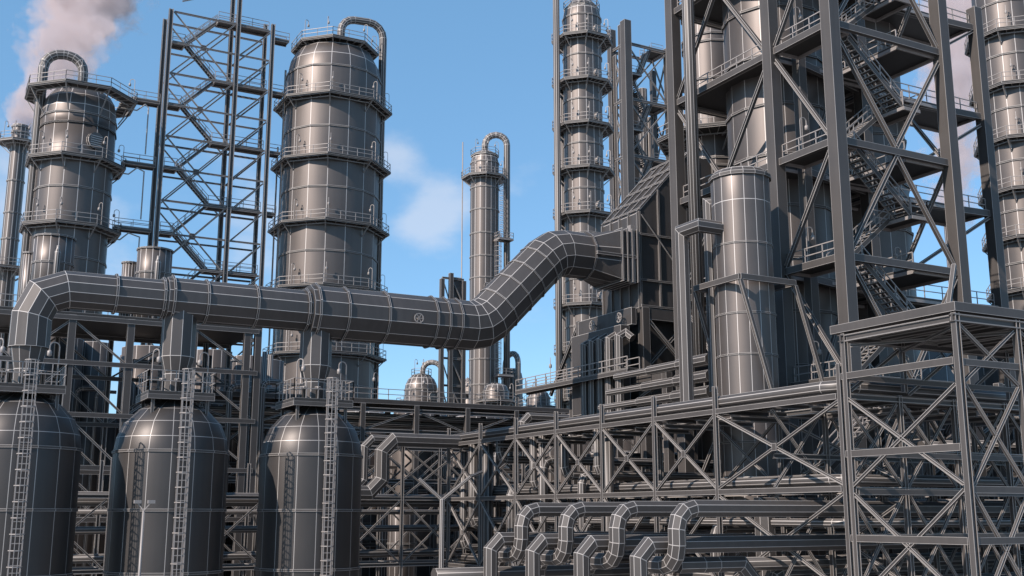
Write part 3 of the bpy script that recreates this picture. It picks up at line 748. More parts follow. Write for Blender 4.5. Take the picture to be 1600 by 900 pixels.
# stepped header pipes
for i, (y0, y1, lab) in enumerate(((572,592,'topmost'),(598,616,'middle'),(621,638,'lowest'))):
    a_ = PU(1058,y0-4,40.8); v0 = 47.6+3.2; v1 = PU((962,950,938)[i],y1,40.8).y
    z = (PU(1020,(578,602,625)[i],40.8).z)
    ym = [v0, v0+(v1-v0)*.3, v0+(v1-v0)*.3, v0+(v1-v0)*.62, v0+(v1-v0)*.62, v1]
    mb = MB(); mb.tube([(40.8,ym[0],z),(40.8,ym[1],z)], .36, 8, smooth=False); mb.tube([(40.8,ym[2]+.01,z),(40.8,ym[3],z)], .29, 8, smooth=False); mb.tube([(40.8,ym[4]+.01,z),(40.8,ym[5],z)], .21, 8, smooth=False)
    solo('header_pipe', mb, 'pipe', lab+' of three stepped pipes beside the heater legs', 'pipe', 'stepped header pipes')
# ================================================================== PIPE RACKS
UA = 35.16
ZA = [12.0, 8.05, 5.9, 3.4]
def ibeams(root, p, q, w=.24, h=.32):
    w *= .85; h *= .85; return beam_(root, p, q, w, h, 'I')
RA = thing('pipe_rack', 'long open pipe rack receding left from the corner post', 'pipe rack', (UA,43.5,0))
VP = [40.6,45.8,50.95,56.1,61.3,66.5,71.7]; VP = [43.45,48.65,53.8,59.0,64.2,69.4,74.6]
UA2 = UA+4.1
for x in (UA,UA2):
    for v in VP: col_(RA, x, v, 0, 13.25 if x==UA else 12.2, .25, 'I')
    for z in ZA[:2]+[3.4]:
        mb = MB(); mb.member((x,35.15,z),(x,VP[-1]+.2,z), .18,.25,'I' if x!=UA else 'box'); part('beam', mb, 'steel', RA)
    for a, b in zip([34.95]+VP, VP):
        for z0, z1 in ((3.4,8.05),(8.05,12.0)):
            if x == UA2 and b > 50: continue
            brace_(RA, (x,a+.12,z0+.2),(x,b-.12,z1-.2), .17); brace_(RA, (x+.0,a+.12,z1-.2),(x,b-.12,z0+.2), .17)
for a, b in zip([34.95]+VP, VP):
    for z0, z1 in ((3.4,8.05),(8.05,12.0)):
        m_ = (a+b)/2; zm_ = (z0+z1)/2; mb = MB(); mb.member((UA-.1,m_,zm_-.17),(UA-.1,m_,zm_+.17), .03,.3); part('gusset', mb, 'steel', RA)
for v in VP:
    for z in (12.0,8.05,3.4): ibeams(RA, (UA+.2,v,z),(UA2-.2,v,z))
for k in range(14): 
    v = 37+k*2.75; ibeams(RA, (UA+.2,v,11.6),(UA2-.2,v,11.6), .3,.3)
# corner platform tower and right-hand rack
RC = thing('pipe_rack', 'pipe rack running off to the right behind the nearest corner post', 'pipe rack', (38.7,34.95,0))
UP = [UA,38.7,42.2,45.7,49.2,52.7,56.2,59.7,63.2,66.7]
for i, x in enumerate(UP):
    for v in (34.95,39.6):
        if i or v < 35: col_(RC, x, v, 0, 13.4 if i == 0 else 12.2, .25, 'I')
for v in (34.95,39.6):
    for z in (12.0,9.65,8.0,5.95,3.4): ibeams(RC, (UA+.2,v,z),(UP[-1],v,z), .2,.3)
    for i,(a,b) in enumerate(zip(UP,UP[1:])):
        for z0,z1 in ((3.4,8.0),(8.0,12.0)): brace_(RC,(a+.2,v,z0+.2),(b-.2,v,z1-.2),.15); brace_(RC,(a+.2,v,z1-.2),(b-.2,v,z0+.2),.15)
for k in range(12): v = UA+1+k*2.6; ibeams(RC,(v,35.1,11.6),(v,39.4,11.6),.3,.3)
PB = thing('corner_platform', 'nearest frame corner carrying a thick roof deck on heavy posts', 'steel frame', (UA,28.7,0))
UPB = [UA,38.7,42.2,45.7]
zt = ZV(UA,28.7,472)
mb = MB(); mb.box((UA-.15,28.55,zt-.36),(46.2,35.2,zt)); part('roof_deck', mb, 'steel', PB)
for x in UPB:
    col_(PB, x, 28.7, 0, zt-.42, .3, 'I'); 
    if x > UA: col_(PB, x, 34.6, 12.3, zt-.42, .25, 'I')
col_(PB, UA-.0, 34.55, 0, zt-.42, .25, 'I')
for z in (zt-.62,): 
    for v in (28.7,34.6): ibeams(PB, (UA-.2,v,z),(46,v,z),.3,.36)
    for x in UPB: ibeams(PB,(x,28.9,z-.01),(x,34.4,z-.01),.28,.34)
for k in range(9): ibeams(PB,(UA+.9+k*1.2,28.9,zt-.52),(UA+.9+k*1.2,34.4,zt-.52),.14,.2)
for z,x in ((ZV(UA,28.7,562),UA),(9.5,UA),(6.0,UA)): beam_(PB,(x,28.9,z),(x,34.8,z),.16,.28)
for z in (ZV(UA,28.7,565),9.5,7.9,6.0,3.4):
    if z != 9.5: beam_(PB,(UA+.2,28.7,z),(46,28.7,z),.16,.26)
    beam_(PB,(UA+.2,34.5,z+.02),(46,34.5,z+.02),.16,.24)
brace_(PB,(UA,28.9,11.9),(UA,34.6,8.1),.18); brace_(PB,(UA,28.9,8.1),(UA,34.6,11.9),.18)
brace_(PB,(UA,28.9,3.5),(UA,34.6,7.9),.18); brace_(PB,(UA,28.9,7.9),(UA,34.6,3.5),.18)
for i,(a,b) in enumerate(zip(UPB,UPB[1:])):
    for z0,z1 in ((12.0,zt-.9),(8.0,11.9),(3.4,7.8)):
        brace_(PB,(a+.2,28.7,z0),(b-.2,28.7,z1),.16); brace_(PB,(a+.2,28.7,z1),(b-.2,28.7,z0),.16)
    brace_(PB,(a+.2,34.6,12.2),(b-.2,34.6,zt-.9),.2)
brace_(PB,(UA+.2,28.9,zt-.9),(UA+3.4,34.4,zt-.95),.16,'box'); brace_(PB,(UA+3.6,28.9,zt-.9),(UA+.2,34.4,zt-.95),.16,'box')
mb = MB(); mb.member((UA+.3,29.2,zt),(UA+1.3,29.6,zt+1.8), .16); part('stay', mb, 'steel', PB)
# stairs glimpsed inside the corner frame
SI = thing('access_stairs', 'light railed stairs inside the frame behind the corner post', 'stairs', (41,37,0))
for k, (x0,x1) in enumerate(((40.5,44.5),(44.5,40.5),(40.5,44.5))):
    z = 3.0+k*3.1; stair(SI,(x0,41.2+(k%2)*1.1,z),(x1,41.2+(k%2)*1.1,z+3.1),1.0,(0,1,0))
for root, a, b in ((RA,(UA+.95,40.0),(UA2-.5,74.5)),(RC,(UA+1.0,36.0),(66,38.9))):
    mb = MB(); mb.box((a[0],a[1],12.19),(b[0],b[1],12.25)); part('deck', mb, 'deck', root)  # thin deck sheet added to darken the underside of the rack top
# edge pipe on the rack top with the corner elbow
pipe('fat pipe lying along the top edge of the near racks, bending at the corner', [(UA+.42,74.5,12.5),(UA+.42,35.38,12.5),(66,35.38,12.5)], .31, 8, bend=1.0, seg=2, smooth=True, name='edge_pipe')
# rack W, across the far end and behind the domed vessels
VW = 76.
RW = thing('pipe_rack', 'cross-braced pipe rack seen between and right of the domed vessels', 'pipe rack', (20,VW,0))
UW = [PV(628,780,VW).x+5.1*k for k in range(-7,3)]
for v in (VW,VW+4.5):
    for x in UW: col_(RW, x, v, 0, 10.6 if x < 28 else 12.6, .27, 'I')
    for z in (12.0,) : ibeams(RW,(UW[6],v,z),(UW[-1],v,z))
    for z in (8.1,3.4): ibeams(RW,(UW[0],v,z),(UW[-1],v,z),.22,.3)
    for a,b in zip(UW,UW[1:]):
        brace_(RW,(a+.2,v,3.6),(b-.2,v,7.9),.16); brace_(RW,(a+.2,v,7.9),(b-.2,v,3.6),.16)
        if a > 26: brace_(RW,(a+.2,v,8.3),(b-.2,v,11.8),.16); brace_(RW,(a+.2,v,11.8),(b-.2,v,8.3),.16)
        ibeams(RW,((a+b)/2,v-.1,.3),((a+b)/2,v+.1,.3)) if False else None
for x in UW: ibeams(RW,(x,VW+.2,8.1),(x,VW+4.3,8.1)); ibeams(RW,(x,VW+.2,3.4),(x,VW+4.3,3.4))
# long pipes on rack W
for i,(py, rr_, vv, lab) in enumerate(((781,.5,VW+.9,'thickest long pipe passing behind the three domed vessels'),(827,.26,VW+1.9,'second long pipe down behind the domed vessels'),(868,.3,VW+.8,'third long pipe down behind the domed vessels'),(886,.22,VW+2.6,'lowest long pipe passing behind the domed vessels'),(800,.2,VW+3.2,'thin long pipe directly below the thickest one behind the domed vessels'))):
    z = ZV(PV(400,py,vv).x, vv, py); pipe(lab, [(-6,vv,z),(58,vv,z)], rr_, 8, name='long_pipe')
q0 = PV(700,690,73.2); zz0 = q0.z; xa = PV(597,700,73.2).x; zl_ = PV(585,770,73.2).z
pipe('bigger of two elbowed pipes dropping beside the third domed vessel', [(q0.x+3,73.2,zz0),(xa,73.2,zz0),(xa,73.2,zl_),(xa-4,73.2,zl_)], .5, 8, bend=.9, seg=1, smooth=False, name='elbow_pipe')
pipe('smaller of two elbowed pipes dropping beside the third domed vessel', [(q0.x+3,74.3,zz0+.1),(xa-.9,74.3,zz0+.1),(xa-.9,74.3,zl_+.3),(xa-4.5,74.3,zl_+.3)], .3, 8, bend=.6, seg=1, smooth=False, name='elbow_pipe')
# Y-shaped pole
q = PD(690,860,64); YP = thing('forked_post', 'dark forked Y post before the left end of the long rack', 'post', (q.x,q.y,0))
zy = ZV(q.x,q.y,780); mb = MB(); mb.tube([(q.x,q.y,0),(q.x,q.y,zy)], .15, 8, smooth=False); part('post', mb, 'duct', YP)
for px,py in ((655,748),(735,745)):
    e = PD(px,py,64); mb = MB(); mb.tube([(q.x,q.y,zy-.05),(e.x,e.y,e.z)], .1, 6, smooth=False); part('fork_arm', mb, 'steel', YP)
e1 = PD(735,745,64); e2 = PD(752,738,66); mb = MB(); mb.tube([tuple(e1),tuple(e2)], .1, 6, smooth=False); part('fork_arm', mb, 'steel', YP)

# ---- swan-neck pipes at the front
zt1_ = 7.22; zt2_ = 5.72
for i, v in enumerate((37.5,41.9,46.3,50.7)):
    uh = 28.1; nm = ('nearest','second nearest','third nearest','farthest')[i]
    pipe(nm+' of the four S-bend pipes at the front of the rack', [(uh,v+2.7,2.2),(uh,v+2.7,4.9),(uh,v,4.9),(uh,v,zt1_),(62,v,zt1_)], .38, 8, bend=.86, seg=3, smooth=False, name='swan_neck_pipe', group=None)
    ul_ = 26.75; vr_ = v+.85
    pipe(nm+' of the four hooked risers standing left of the S-bends', [(ul_,vr_,0),(ul_,vr_,zt2_),(62,vr_,zt2_)], .37, 8, bend=.55, seg=1, smooth=False, name='riser_pipe')
e = PV(1158,884,38.6)
pipe('short banded pipe bending down at the bottom edge, right of the nearest S-bend', [(28.9,38.6,4.87),(30.2,38.6,4.87),(31.0,38.6,4.87),(e.x,38.6,4.87),(e.x+.9,38.6,3.9),(e.x+.9,38.6,1.5)], .35, 8, bend=0, name='stub_pipe', smooth=False)
pipe('dim low pipe running right along the bottom edge behind the banded pipe', [(e.x,40.4,4.75),(64,40.4,4.75)], .33, 8, name='low_pipe')
pipe('low pipe crossing the bottom edge behind the hooked risers', [(24,52.5,3.9),(30,52.5,3.9),(60,52.5,3.9)], .42, 8, name='low_pipe')
# pipes across the racks
specs = [(44.8,6.35,.3),(55.5,9.3,.22),(57.3,9.3,.26),(59.4,9.35,.3),(62.0,10.4,.3),(63.2,8.6,.25),(66.4,8.7,.34),(68,10.7,.28),(70.6,8.7,.3),(72.2,6.2,.35),(60,6.1,.3),(62,6.1,.22),(64,4.2,.3),(70,4.1,.4),(48.6,4.3,.26),(54.4,4.4,.3),(57,6.4,.24),(73.6,4.6,.26),(40.7,4.3,.26)]
for i,(v,z,r) in enumerate(specs):
    pipe('one of the many straight pipes crossing inside the long rack', [(UA+.5+r,v,12.1 if i%2 else .5),(UA+.5+r,v,z),(68,v,z)] if not 45.6 < v < 49.7 else [(UA+.5+r,v,0),(UA+.5+r,v,z),(38.9,v,z),(38.9,v,0)], r, 8, bend=.5, seg=2, name='rack_pipe', group='straight pipes crossing inside the long rack')
for i,(u,z,r) in enumerate(((36.1,12.4,.24),(37.0,12.4,.3),(38.2,12.4,.26),(36.6,8.5,.25),(37.8,8.55,.3),(36.4,3.9,.3),(37.9,3.9,.26),(36.2,6.6,.2))):
    v0 = 35.2+(u-UA)
    pipe('one of the parallel pipes laid lengthwise inside the long rack', [(65,v0,z),(u,v0,z),(u,75,z)], r, 8, bend=.6, seg=2, name='rack_pipe', group='lengthwise pipes in the long rack')
for i,(v,z,r) in enumerate(((36.2,12.4,.28),(37.4,12.4,.22),(38.9,12.5,.3))):
    pipe('one of the parallel pipes running right on the corner rack', [(UA+4.6,v,z+.35),(67,v,z+.35)], r, 8, name='rack_pipe', group='parallel pipes on the corner rack')
# fat pipe end at lower right
pipe('thick pipe ending in an open elbow behind the corner frame at right', [(UA+.9,41.2,.5),(UA+.9,41.2,7.3),(UA+13,41.2,7.3),(UA+13,43,7.3)], .5, 8, bend=0, name='long_pipe', smooth=False)

# ---- elevated deck frame running right of the third domed vessel
V5 = 88.
z5 = PV(700,632,V5).z; z5b = PV(700,677,V5).z
S5 = thing('deck_frame', 'long level deck on cross-braced posts right of the third domed vessel', 'steel frame', (38,V5,0))
U5 = [PV(566,650,V5).x+ (PV(727,650,V5).x-PV(647,650,V5).x)*k for k in range(-3,8)]
mb = MB(); mb.box((U5[0],V5-.2,z5-.25),(U5[-1],V5+7,z5+.15)); part('deck', mb, 'steel', S5)
for v in (V5,V5+6.5):
    for x in U5: col_(S5, x, v, 0, z5-.26, .42)
    for z in (z5-.75,z5b,z5b-4.2): ibeams(S5,(U5[0],v,z),(U5[-1],v,z),.3,.4)
    for i,(a,b) in enumerate(zip(U5,U5[1:])):
        brace_(S5,(a+.2,v,z5b+.1),(b-.2,v,z5-.8) ,.2) if i%2 else brace_(S5,(a+.2,v,z5-.8),(b-.2,v,z5b+.1),.2)
        brace_(S5,(a+.2,v,z5b-4.1),(b-.2,v,z5b-.2),.2); brace_(S5,(a+.2,v,z5b-.2),(b-.2,v,z5b-4.1),.2)
mb = MB(); rails_line(mb, [(U5[0],V5,z5+.15),(U5[6],V5,z5+.15)]); part('railing', mb, 'rail', S5)
for k in range(6): pipe('one of the pipes slung under the level deck', [(U5[0],V5+1+k,z5-1.2-(k%2)*.5),(U5[-1],V5+1+k,z5-1.2-(k%2)*.5)], .25, 8, name='slung_pipe', group='pipes under the level deck')

for k, (px, lab) in enumerate(((590,'gooseneck lamp on the level deck nearest the third domed vessel'),(668,'gooseneck lamp on the level deck in front of the dome topped far column'),(735,'gooseneck lamp on the level deck left of the slender column foot'),(838,'gooseneck lamp on the level deck at its right end'))):
    e = PV(px,640,V5+.4); lt = thing('yard_lamp', lab, 'lamp', (e.x,V5+.4,z5+.15)); link('lamp_pole', lamp_mesh(), lt, (0,0,0), R(200))
for k, (px, d_, yt, r, lab) in enumerate(((775,160,612,1.9,'small far dome right of the slender column foot'),(842,150,622,1.6,'small far dome under the walkway'),(735,175,600,1.5,'small far dome left of the slender column foot'))):
    e = PD(px,650,d_); t = vcyl('far_vessel', (e.x,e.y), r, 0, ZV(e.x,e.y,yt), lab, 'vessel', n=12, rings=(14.,18.))
    platform(t, e.x, e.y, ZV(e.x,e.y,yt+14), r, r+1.2, 8, lamps=(230,300))
# ---- background racks and drums filling the yard
def bgrack(u0, u1, n, v, w, zs, label, du=True):
    t = thing('pipe_rack', label, 'pipe rack', (u0,v,0), 'pipe racks deep in the yard')
    us = [u0+(u1-u0)*k/n for k in range(n+1)]
    for vv in (v, v+w):
        for x in us: col_(t, x, vv, 0, zs[0], .35)
        for z in zs: beam_(t,(u0,vv,z-.2),(u1,vv,z-.2),.22,.32)
        for a,b in zip(us,us[1:]):
            for z0,z1 in zip(zs[1:],zs): brace_(t,(a,vv,z0),(b,vv,z1-.2),.17,'box'); brace_(t,(a,vv,z1-.2),(b,vv,z0),.17,'box')
    for k in range(3):
        for z in zs[1:]:
            mb = MB(); mb.tube([(u0-2,v+w*(k+.6)/3.4,z+.3),(u1+3,v+w*(k+.6)/3.4,z+.3)], .24+.05*k, 8); part('pipe', mb, 'pipe', t)
    return t
bgrack(24,80,11,98,5,[11.5,8,4.4],'deep yard pipe rack seen low through the near racks, middle distance')
bgrack(10,110,14,128,6,[14,10,6],'farthest pipe rack low on the horizon behind the yard')
bgrack(44,84,8,62,4,[10.4,7.2,4.0],'pipe rack under the big stair frame, behind the front rack')
bgrack(-14,24,7,104,5,[13,9.4,5.4],'pipe rack glimpsed between the domed vessels')
random.seed(11)
for i in range(26):
    u = random.uniform(26,88); v = random.uniform(84,125)
    r = random.uniform(.5,1.7); zt_ = random.uniform(7.5,11.8)
    vcyl('yard_drum', (u,v), r, 0, zt_, 'one of the small upright drums scattered in the yard behind the racks', 'drum', n=12, group='upright drums in the yard', rings=(zt_*.6,))
for i in range(20):
    u = random.uniform(38,84); v = random.uniform(58,96); zt_ = random.uniform(7.5,14); r = random.uniform(.18,.4)
    if 42 < u < 64 and 60 < v < 72: continue
    pipe('one of the dark upright pipes standing in the yard behind the racks', [(u,v,0),(u,v,zt_),(u+2.5,v,zt_)], r, 8, bend=.8, name='yard_pipe', group='upright pipes in the yard')
for px, d_, r, yt, lab in ((655,108,3.2,668,'broad dark drum under the level deck, behind the dome topped far column'),(560,112,3.6,672,'broad drum just right of the third domed vessel, far behind'),(745,118,3.0,672,'broad drum under the level deck beneath the slender column'),
    (858,118,2.6,668,'broad drum behind the portal posts'),(905,104,2.4,668,'broad drum in the yard below the hooked pipes'),(965,106,3.4,660,'widest drum in the yard below the heater'),(1040,98,3.0,655,'broad drum in the yard below the stepped pipes'),
    (1240,84,3.0,560,'broad drum at the foot of the process frame, left of the corner column'),(1345,88,3.6,520,'broad drum at the foot of the zigzag stairs'),(1440,92,3.4,500,'broad drum between the stair columns near the ground'),(1515,84,2.5,600,'narrower drum behind the corner platform'),(1585,80,3.2,560,'broad drum at the right edge behind the corner platform')):
    q = PD(px,720,d_); vcyl('storage_drum', (q.x,q.y), r, 0, ZV(q.x,q.y,yt), lab, 'drum', n=14, rings=(4.,8.), dome=yt > 600)
bgrack(52,96,8,74,6,[15.5,11.5,8,4.4],'tall pipe rack behind the corner platform at right')
bgrack(52,100,8,40,5,[14,10.4,7.2,4.0],'pipe rack to the right beyond the corner platform')
# corrugated enclosure
q = PU(815,700,47); ce = thing('corrugated_shed','vertically ribbed enclosure seen through the long rack','shed',(47,q.y,0))
mb = MB(); n = 26
y0, y1 = 70., 76.
for k in range(n):
    a = y0+(y1-y0)*k/n; b = y0+(y1-y0)*(k+1)/n
    mb.box((46.2+.12*(k%2),a+.001,0),(47.0+.12*(k%2),b-.001,11.2))
for k in range(n): 
    a = 46.3+8*k/n; b = 46.3+8*(k+1)/n; mb.box((a+.001,69.2+.12*(k%2),0),(b-.001,69.9+.12*(k%2),11.2))
part('cladding', mb, 'vessel', ce)
mb = MB(); mb.box((46,69,11.2),(54.5,76.2,11.5)); part('roof', mb, 'duct', ce)

# ---- lattice tower behind the tall banded column
q1 = PD(981,200,140); q2 = PD(1046,200,158)
LT = thing('lattice_tower', 'latticed stair tower behind the tall banded column', 'steel tower', (q1.x,q1.y,0))
Vl = q1.y; ul1 = q1.x; ul2 = PV(1046,200,Vl).x; zt1b = ZV(ul1,Vl,33); zt2b = ZV(ul2,Vl,77)
Vl2 = PU(958,200,ul1).y
def lt_top(u): return zt1b+(zt2b-zt1b)*(u-ul1)/(ul2-ul1)
for u,v,zt_,w in ((ul1,Vl,zt1b,1.1),(ul2,Vl,zt2b,.8),(ul1,Vl2,zt1b,.9),(ul2,Vl2,zt2b-2,.7),((ul1+ul2)/2,Vl2,zt2b-6,.9)): col_(LT,u,v,0,zt_,w)
mb = MB(); mb.box((ul1-.12,Vl+.55,20),(ul1+.12,Vl+(Vl2-Vl)*.5,zt1b)); part('cladding_panel', mb, 'duct', LT)
mb = MB(); mb.box((ul1-.12,Vl+(Vl2-Vl)*.68,20),(ul1+.12,Vl2-.45,zt1b-4)); part('cladding_panel', mb, 'duct', LT)
hh = 8.; z = zt2b-.5; i = 0
while z > 10:
    for a,b in (((ul1,Vl),(ul2,Vl)),((ul1,Vl2),(ul2,Vl2)),((ul1,Vl),(ul1,Vl2)),((ul2,Vl),(ul2,Vl2))):
        beam_(LT,(*a,z),(*b,z),.28,.36)
        m = ((a[0]+b[0])/2,(a[1]+b[1])/2)
        brace_(LT,(*a,z),(*b,z-hh),.24,'box'); brace_(LT,(*b,z),(*a,z-hh),.24,'box')
    slab(LT,(ul1+.5,Vl+.4),((ul1*.6+ul2*.4),Vl2-.4),z-hh/2+.2,.2,'sn')
    slab(LT,((ul1*.35+ul2*.65),Vl+.4),(ul2-.4,Vl2-.4),z+.2,.2,'sn')
    stair(LT,(ul1*.6+ul2*.4,Vl+.8,z-hh/2),(ul1*.35+ul2*.65,Vl+.8,z),1.2,(0,1,0)); stair(LT,(ul1*.6+ul2*.4,Vl+2.4,z-hh/2),(ul1*.35+ul2*.65,Vl+2.4,z-hh),1.2,(0,1,0))
    z -= hh; i += 1
for px, yt in ((1006,140),(1019,185)):
    q = PD(px,250,150); pipe('slim column rising inside the latticed tower, '+('left' if px < 1010 else 'right')+' of the pair', [(q.x,q.y,0),(q.x,q.y,ZV(q.x,q.y,yt))], .75, 10, name='slim_column', cat='column')
# small frame beside the slender column
q = PD(704,500,160); FT = thing('pylon_frame','narrow braced pylon behind the duct, left of the slender column','steel frame',(q.x,q.y,0))
zt_ = ZV(q.x,q.y,427); a_ = q.x; b_ = PV(690,500,q.y).x; c_ = PV(724,500,q.y).x
for x in (a_,b_,c_): col_(FT,x,q.y,0,zt_-(1 if x!=a_ else 0),.6)
mb = MB(); mb.box((a_+.3,q.y+.1,8),(c_-.3,q.y+.3,zt_-.5)); part('panel', mb, 'duct', FT)
z = zt_-.8
while z > 8: beam_(FT,(b_,q.y,z),(c_,q.y,z),.25,.3); brace_(FT,(a_,q.y-.1,z),(c_,q.y-.1,z-4),.22,'box'); brace_(FT,(b_,q.y,z),(a_,q.y,z-4),.2,'box'); z -= 4
# near beams and stub pipe on the rack behind walkway (centre)
pipe('pipe with a mitred elbow standing on the rack under the walkway', [(PU(818,650,44).x,PU(818,640,44).y,11.8),(44,PU(818,640,44).y,ZV(44,PU(818,640,44).y,652)),(49,PU(818,640,44).y,ZV(44,PU(818,640,44).y,652))], .42, 8, bend=.5, seg=1, smooth=False, name='elbow_pipe')
pf = thing('portal_frame','pair of portal posts on the rack below the walkway','steel frame',(44,68,0))
for v in (72,66,60):
    col_(pf,44.5,v,0,16.4,.5); 
beam_(pf,(44.5,60,16.2),(44.5,72,16.2),.3,.5); beam_(pf,(44.5,72,14.2),(50,72,14.2),.3,.5); brace_(pf,(44.5,66,14),(44.5,60,16),.25)

# ================================================================== STEAM PLUMES
def plume(base, tip, r0, r1, label, dens, seed):
    base = Vector(base); tip = Vector(tip); ax = tip-base; L_ = ax.length
    mb = MB(); n = 20; m = 24
    vs = []; fs = []
    for j in range(m+1):
        t_ = j/m; r = (r0+(r1-r0)*t_)*1.25
        for k in range(n):
            a = 2*math.pi*k/n; vs.append((r*math.cos(a), r*math.sin(a), L_*t_))
    for j in range(m):
        for k in range(n): fs.append((j*n+k, j*n+(k+1)%n, (j+1)*n+(k+1)%n, (j+1)*n+k))
    fs += [tuple(range(n-1,-1,-1)), tuple(m*n+k for k in range(n))]
    me = bpy.data.meshes.new('steam_plume'); me.from_pydata(vs, [], fs)
    mat = bpy.data.materials.new('steam'); mat.use_nodes = True; nt = mat.node_tree; N = nt.nodes; Lk = nt.links
    for q_ in list(N): N.remove(q_)
    out = N.new('ShaderNodeOutputMaterial'); vol = N.new('ShaderNodeVolumePrincipled'); Lk.new(vol.outputs[0], out.inputs['Volume'])
    vol.inputs['Color'].default_value = (.77,.68,.68,1); vol.inputs['Anisotropy'].default_value = .1
    tc = N.new('ShaderNodeTexCoord'); sep = N.new('ShaderNodeSeparateXYZ'); Lk.new(tc.outputs['Object'], sep.inputs[0])
    def mt(op, a, b=None, c=None):
        q_ = N.new('ShaderNodeMath'); q_.operation = op
        for i_, v_ in enumerate((a,b,c)):
            if v_ is None: continue
            if isinstance(v_, (int,float)): q_.inputs[i_].default_value = v_
            else: Lk.new(v_, q_.inputs[i_])
        return q_.outputs[0]
    rad = mt('SQRT', mt('ADD', mt('MULTIPLY',sep.outputs[0],sep.outputs[0]), mt('MULTIPLY',sep.outputs[1],sep.outputs[1])))
    rz = mt('ADD', mt('MULTIPLY', sep.outputs[2], (r1-r0)/L_), r0)
    rel = mt('DIVIDE', rad, rz)
    mp = N.new('ShaderNodeMapping'); mp.inputs['Location'].default_value = (seed,seed*2,0); Lk.new(tc.outputs['Object'], mp.inputs[0])
    # noise in units of the local radius
    sc_ = N.new('ShaderNodeVectorMath'); sc_.operation = 'DIVIDE'; Lk.new(mp.outputs[0], sc_.inputs[0]); 
    no = N.new('ShaderNodeTexNoise'); no.inputs['Scale'].default_value = 1.0/((r0+r1)*.30); no.inputs['Detail'].default_value = 7; no.inputs['Roughness'].default_value = .62
    Lk.new(mp.outputs[0], no.inputs['Vector'])
    v = mt('ADD', mt('SUBTRACT', 1.02, rel), mt('MULTIPLY', mt('SUBTRACT', no.outputs['Fac'], .5), 2.6))
    mr = N.new('ShaderNodeMapRange'); mr.interpolation_type = 'SMOOTHSTEP'; mr.inputs['From Min'].default_value = .28; mr.inputs['From Max'].default_value = .5
    mr.inputs['To Min'].default_value = 0; mr.inputs['To Max'].default_value = dens
    Lk.new(v, mr.inputs['Value'])
    # fade out at the end
    fd = N.new('ShaderNodeMapRange'); fd.inputs['From Min'].default_value = L_*.8; fd.inputs['From Max'].default_value = L_; fd.inputs['To Min'].default_value = 1; fd.inputs['To Max'].default_value = .1
    Lk.new(sep.outputs[2], fd.inputs['Value'])
    Lk.new(mt('MULTIPLY', mr.outputs[0], fd.outputs[0]), vol.inputs['Density'])
    me.materials.append(mat)
    o = bpy.data.objects.new('steam_plume', me); COL.objects.link(o); o.location = base
    o.rotation_mode = 'QUATERNION'; o.rotation_quaternion = ax.to_track_quat('Z','Y')
    tag(o, label, 'steam', kind='stuff'); return o
ztop = fz(cs, rs, 190)
b0 = Vector((cs[0],cs[1],ztop)); tp = PD(190,-95,165)
plume(b0, tp, 3.4, 11.5, 'tall pinkish grey plume rising from the slim chimney at far left', .9, 3)
q = PD(1487,345,150); tp2 = PD(1500,-40,175)
plume((q.x,q.y,ZV(q.x,q.y,345)), tp2, 3.5, 10, 'pinkish steam plume behind the stair-clad frame at right', .45, 9)

# ================================================================== LIGHT, SKY, CAMERA
EL = R(35); sh = Vector((-.974,-.225))
sun_dir = Vector((sh.x*math.cos(EL), sh.y*math.cos(EL), math.sin(EL)))
sl_ = bpy.data.lights.new('sun','SUN'); sl_.energy = 5.0; sl_.angle = R(.5); sl_.color = (1.,.88,.79)
so = bpy.data.objects.new('sun', sl_); COL.objects.link(so); so.rotation_euler = (-sun_dir).to_track_quat('-Z','Y').to_euler(); so.location = (-60,-20,80)
w = bpy.data.worlds.new('World'); sc.world = w; w.use_nodes = True
nt = w.node_tree; N = nt.nodes; L = nt.links
bg = N['Background']; bg.inputs['Strength'].default_value = .14
sky = N.new('ShaderNodeTexSky'); sky.sky_type = 'NISHITA'; sky.sun_disc = False
sky.sun_elevation = EL; sky.sun_rotation = math.atan2(sun_dir.x, sun_dir.y)
sky.altitude = 0; sky.air_density = .8; sky.dust_density = .1; sky.ozone_density = 2.5
tc = N.new('ShaderNodeTexCoord')
def wm(op, a, b=None):
    q_ = N.new('ShaderNodeMath'); q_.operation = op
    for i_, v_ in enumerate((a,b)):
        if v_ is None: continue
        if isinstance(v_, (int,float)): q_.inputs[i_].default_value = v_
        else: L.new(v_, q_.inputs[i_])
    return q_.outputs[0]
no = N.new('ShaderNodeTexNoise'); no.inputs['Scale'].default_value = 16; no.inputs['Detail'].default_value = 7; no.inputs['Roughness'].default_value = .55
mp = N.new('ShaderNodeMapping'); mp.inputs['Scale'].default_value = (1,1,1.6); L.new(tc.outputs['Generated'], mp.inputs[0]); L.new(mp.outputs[0], no.inputs['Vector'])
acc = None
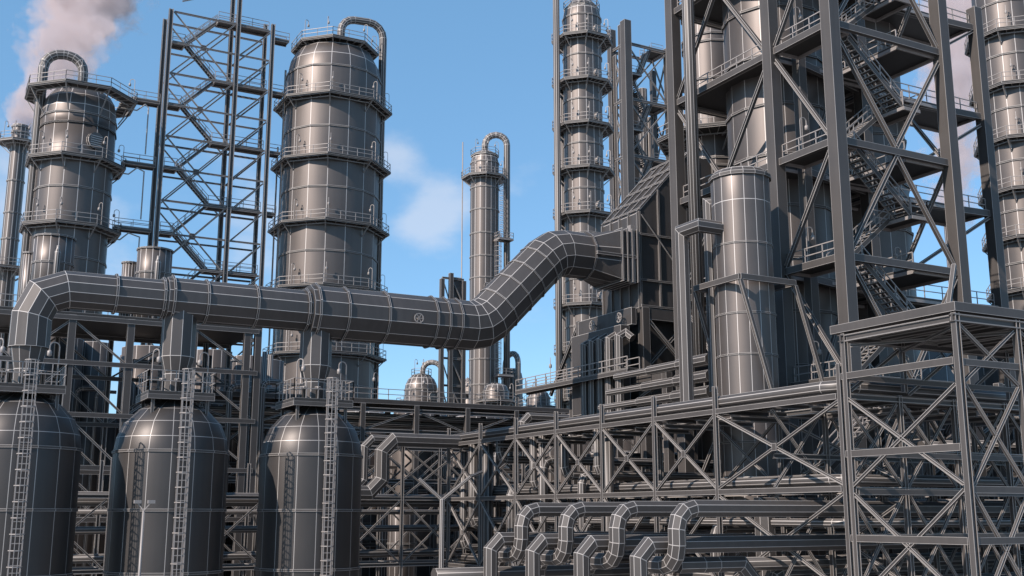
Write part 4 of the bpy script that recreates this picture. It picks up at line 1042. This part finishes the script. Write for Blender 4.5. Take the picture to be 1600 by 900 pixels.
for px,py,sg,am in ((690,315,.04,.9),(620,242,.024,.85),(660,365,.03,.6),(380,310,.05,.6),(20,270,.06,.75),(170,380,.06,.5),(430,400,.05,.5),(800,300,.03,.5),(1560,150,.05,.6),(860,560,.05,.35),(150,600,.06,.5)):
    v, h = ray(px,py); v.normalize()
    d = N.new('ShaderNodeVectorMath'); d.operation = 'DISTANCE'; L.new(tc.outputs['Generated'], d.inputs[0]); d.inputs[1].default_value = v
    e = wm('MULTIPLY', wm('EXPONENT', wm('MULTIPLY', wm('POWER', wm('DIVIDE', d.outputs['Value'], sg), 2), -1.)), am)
    acc = e if acc is None else wm('ADD', acc, e)
mr = N.new('ShaderNodeMapRange'); mr.interpolation_type = 'SMOOTHSTEP'; mr.inputs['From Min'].default_value = 1.12; mr.inputs['From Max'].default_value = 2.0; mr.inputs['To Max'].default_value = .5
L.new(wm('ADD', acc, wm('MULTIPLY', no.outputs['Fac'], 1.7)), mr.inputs['Value'])
mx = N.new('ShaderNodeMix'); mx.data_type = 'RGBA'; L.new(mr.outputs[0], mx.inputs['Factor']); tint = N.new('ShaderNodeVectorMath'); tint.operation = 'MULTIPLY'; L.new(sky.outputs[0], tint.inputs[0]); tint.inputs[1].default_value = (1.05,1.17,1.16); ev = N.new('ShaderNodeMix'); ev.data_type = 'RGBA'; ev.inputs['Factor'].default_value = .5; L.new(tint.outputs[0], ev.inputs['A']); ev.inputs['B'].default_value = (1.0,2.35,3.95,1); L.new(ev.outputs['Result'], mx.inputs['A'])
mx.inputs['B'].default_value = (4.2,4.4,4.9,1); L.new(mx.outputs['Result'], bg.inputs['Color'])
cam = bpy.data.cameras.new('camera'); co = bpy.data.objects.new('camera', cam); COL.objects.link(co); sc.camera = co
cam.sensor_width = 36; cam.lens = 36*F/1600; cam.clip_end = 12000; cam.clip_start = .5
co.location = (0,0,H); co.rotation_euler = (math.pi/2+PITCH, 0, -YAW)
vs_ = sc.view_settings; vs_.view_transform = 'Standard'; vs_.look = 'None'; vs_.gamma = 1; vs_.exposure = .43; vs_.use_curve_mapping = False
sc.cycles.max_bounces = 6; sc.cycles.diffuse_bounces = 3; sc.cycles.glossy_bounces = 3; sc.cycles.volume_bounces = 2; sc.cycles.volume_step_rate = 2; sc.cycles.volume_max_steps = 96

# seam paint width follows plate size: nearer, finer plates carry finer seams
bpy.context.view_layer.update()
for o in list(COL.objects):
    if o.type == 'MESH' and o.name != 'ground':
        c = o.matrix_world @ (sum((Vector(b) for b in o.bound_box), Vector())/8)
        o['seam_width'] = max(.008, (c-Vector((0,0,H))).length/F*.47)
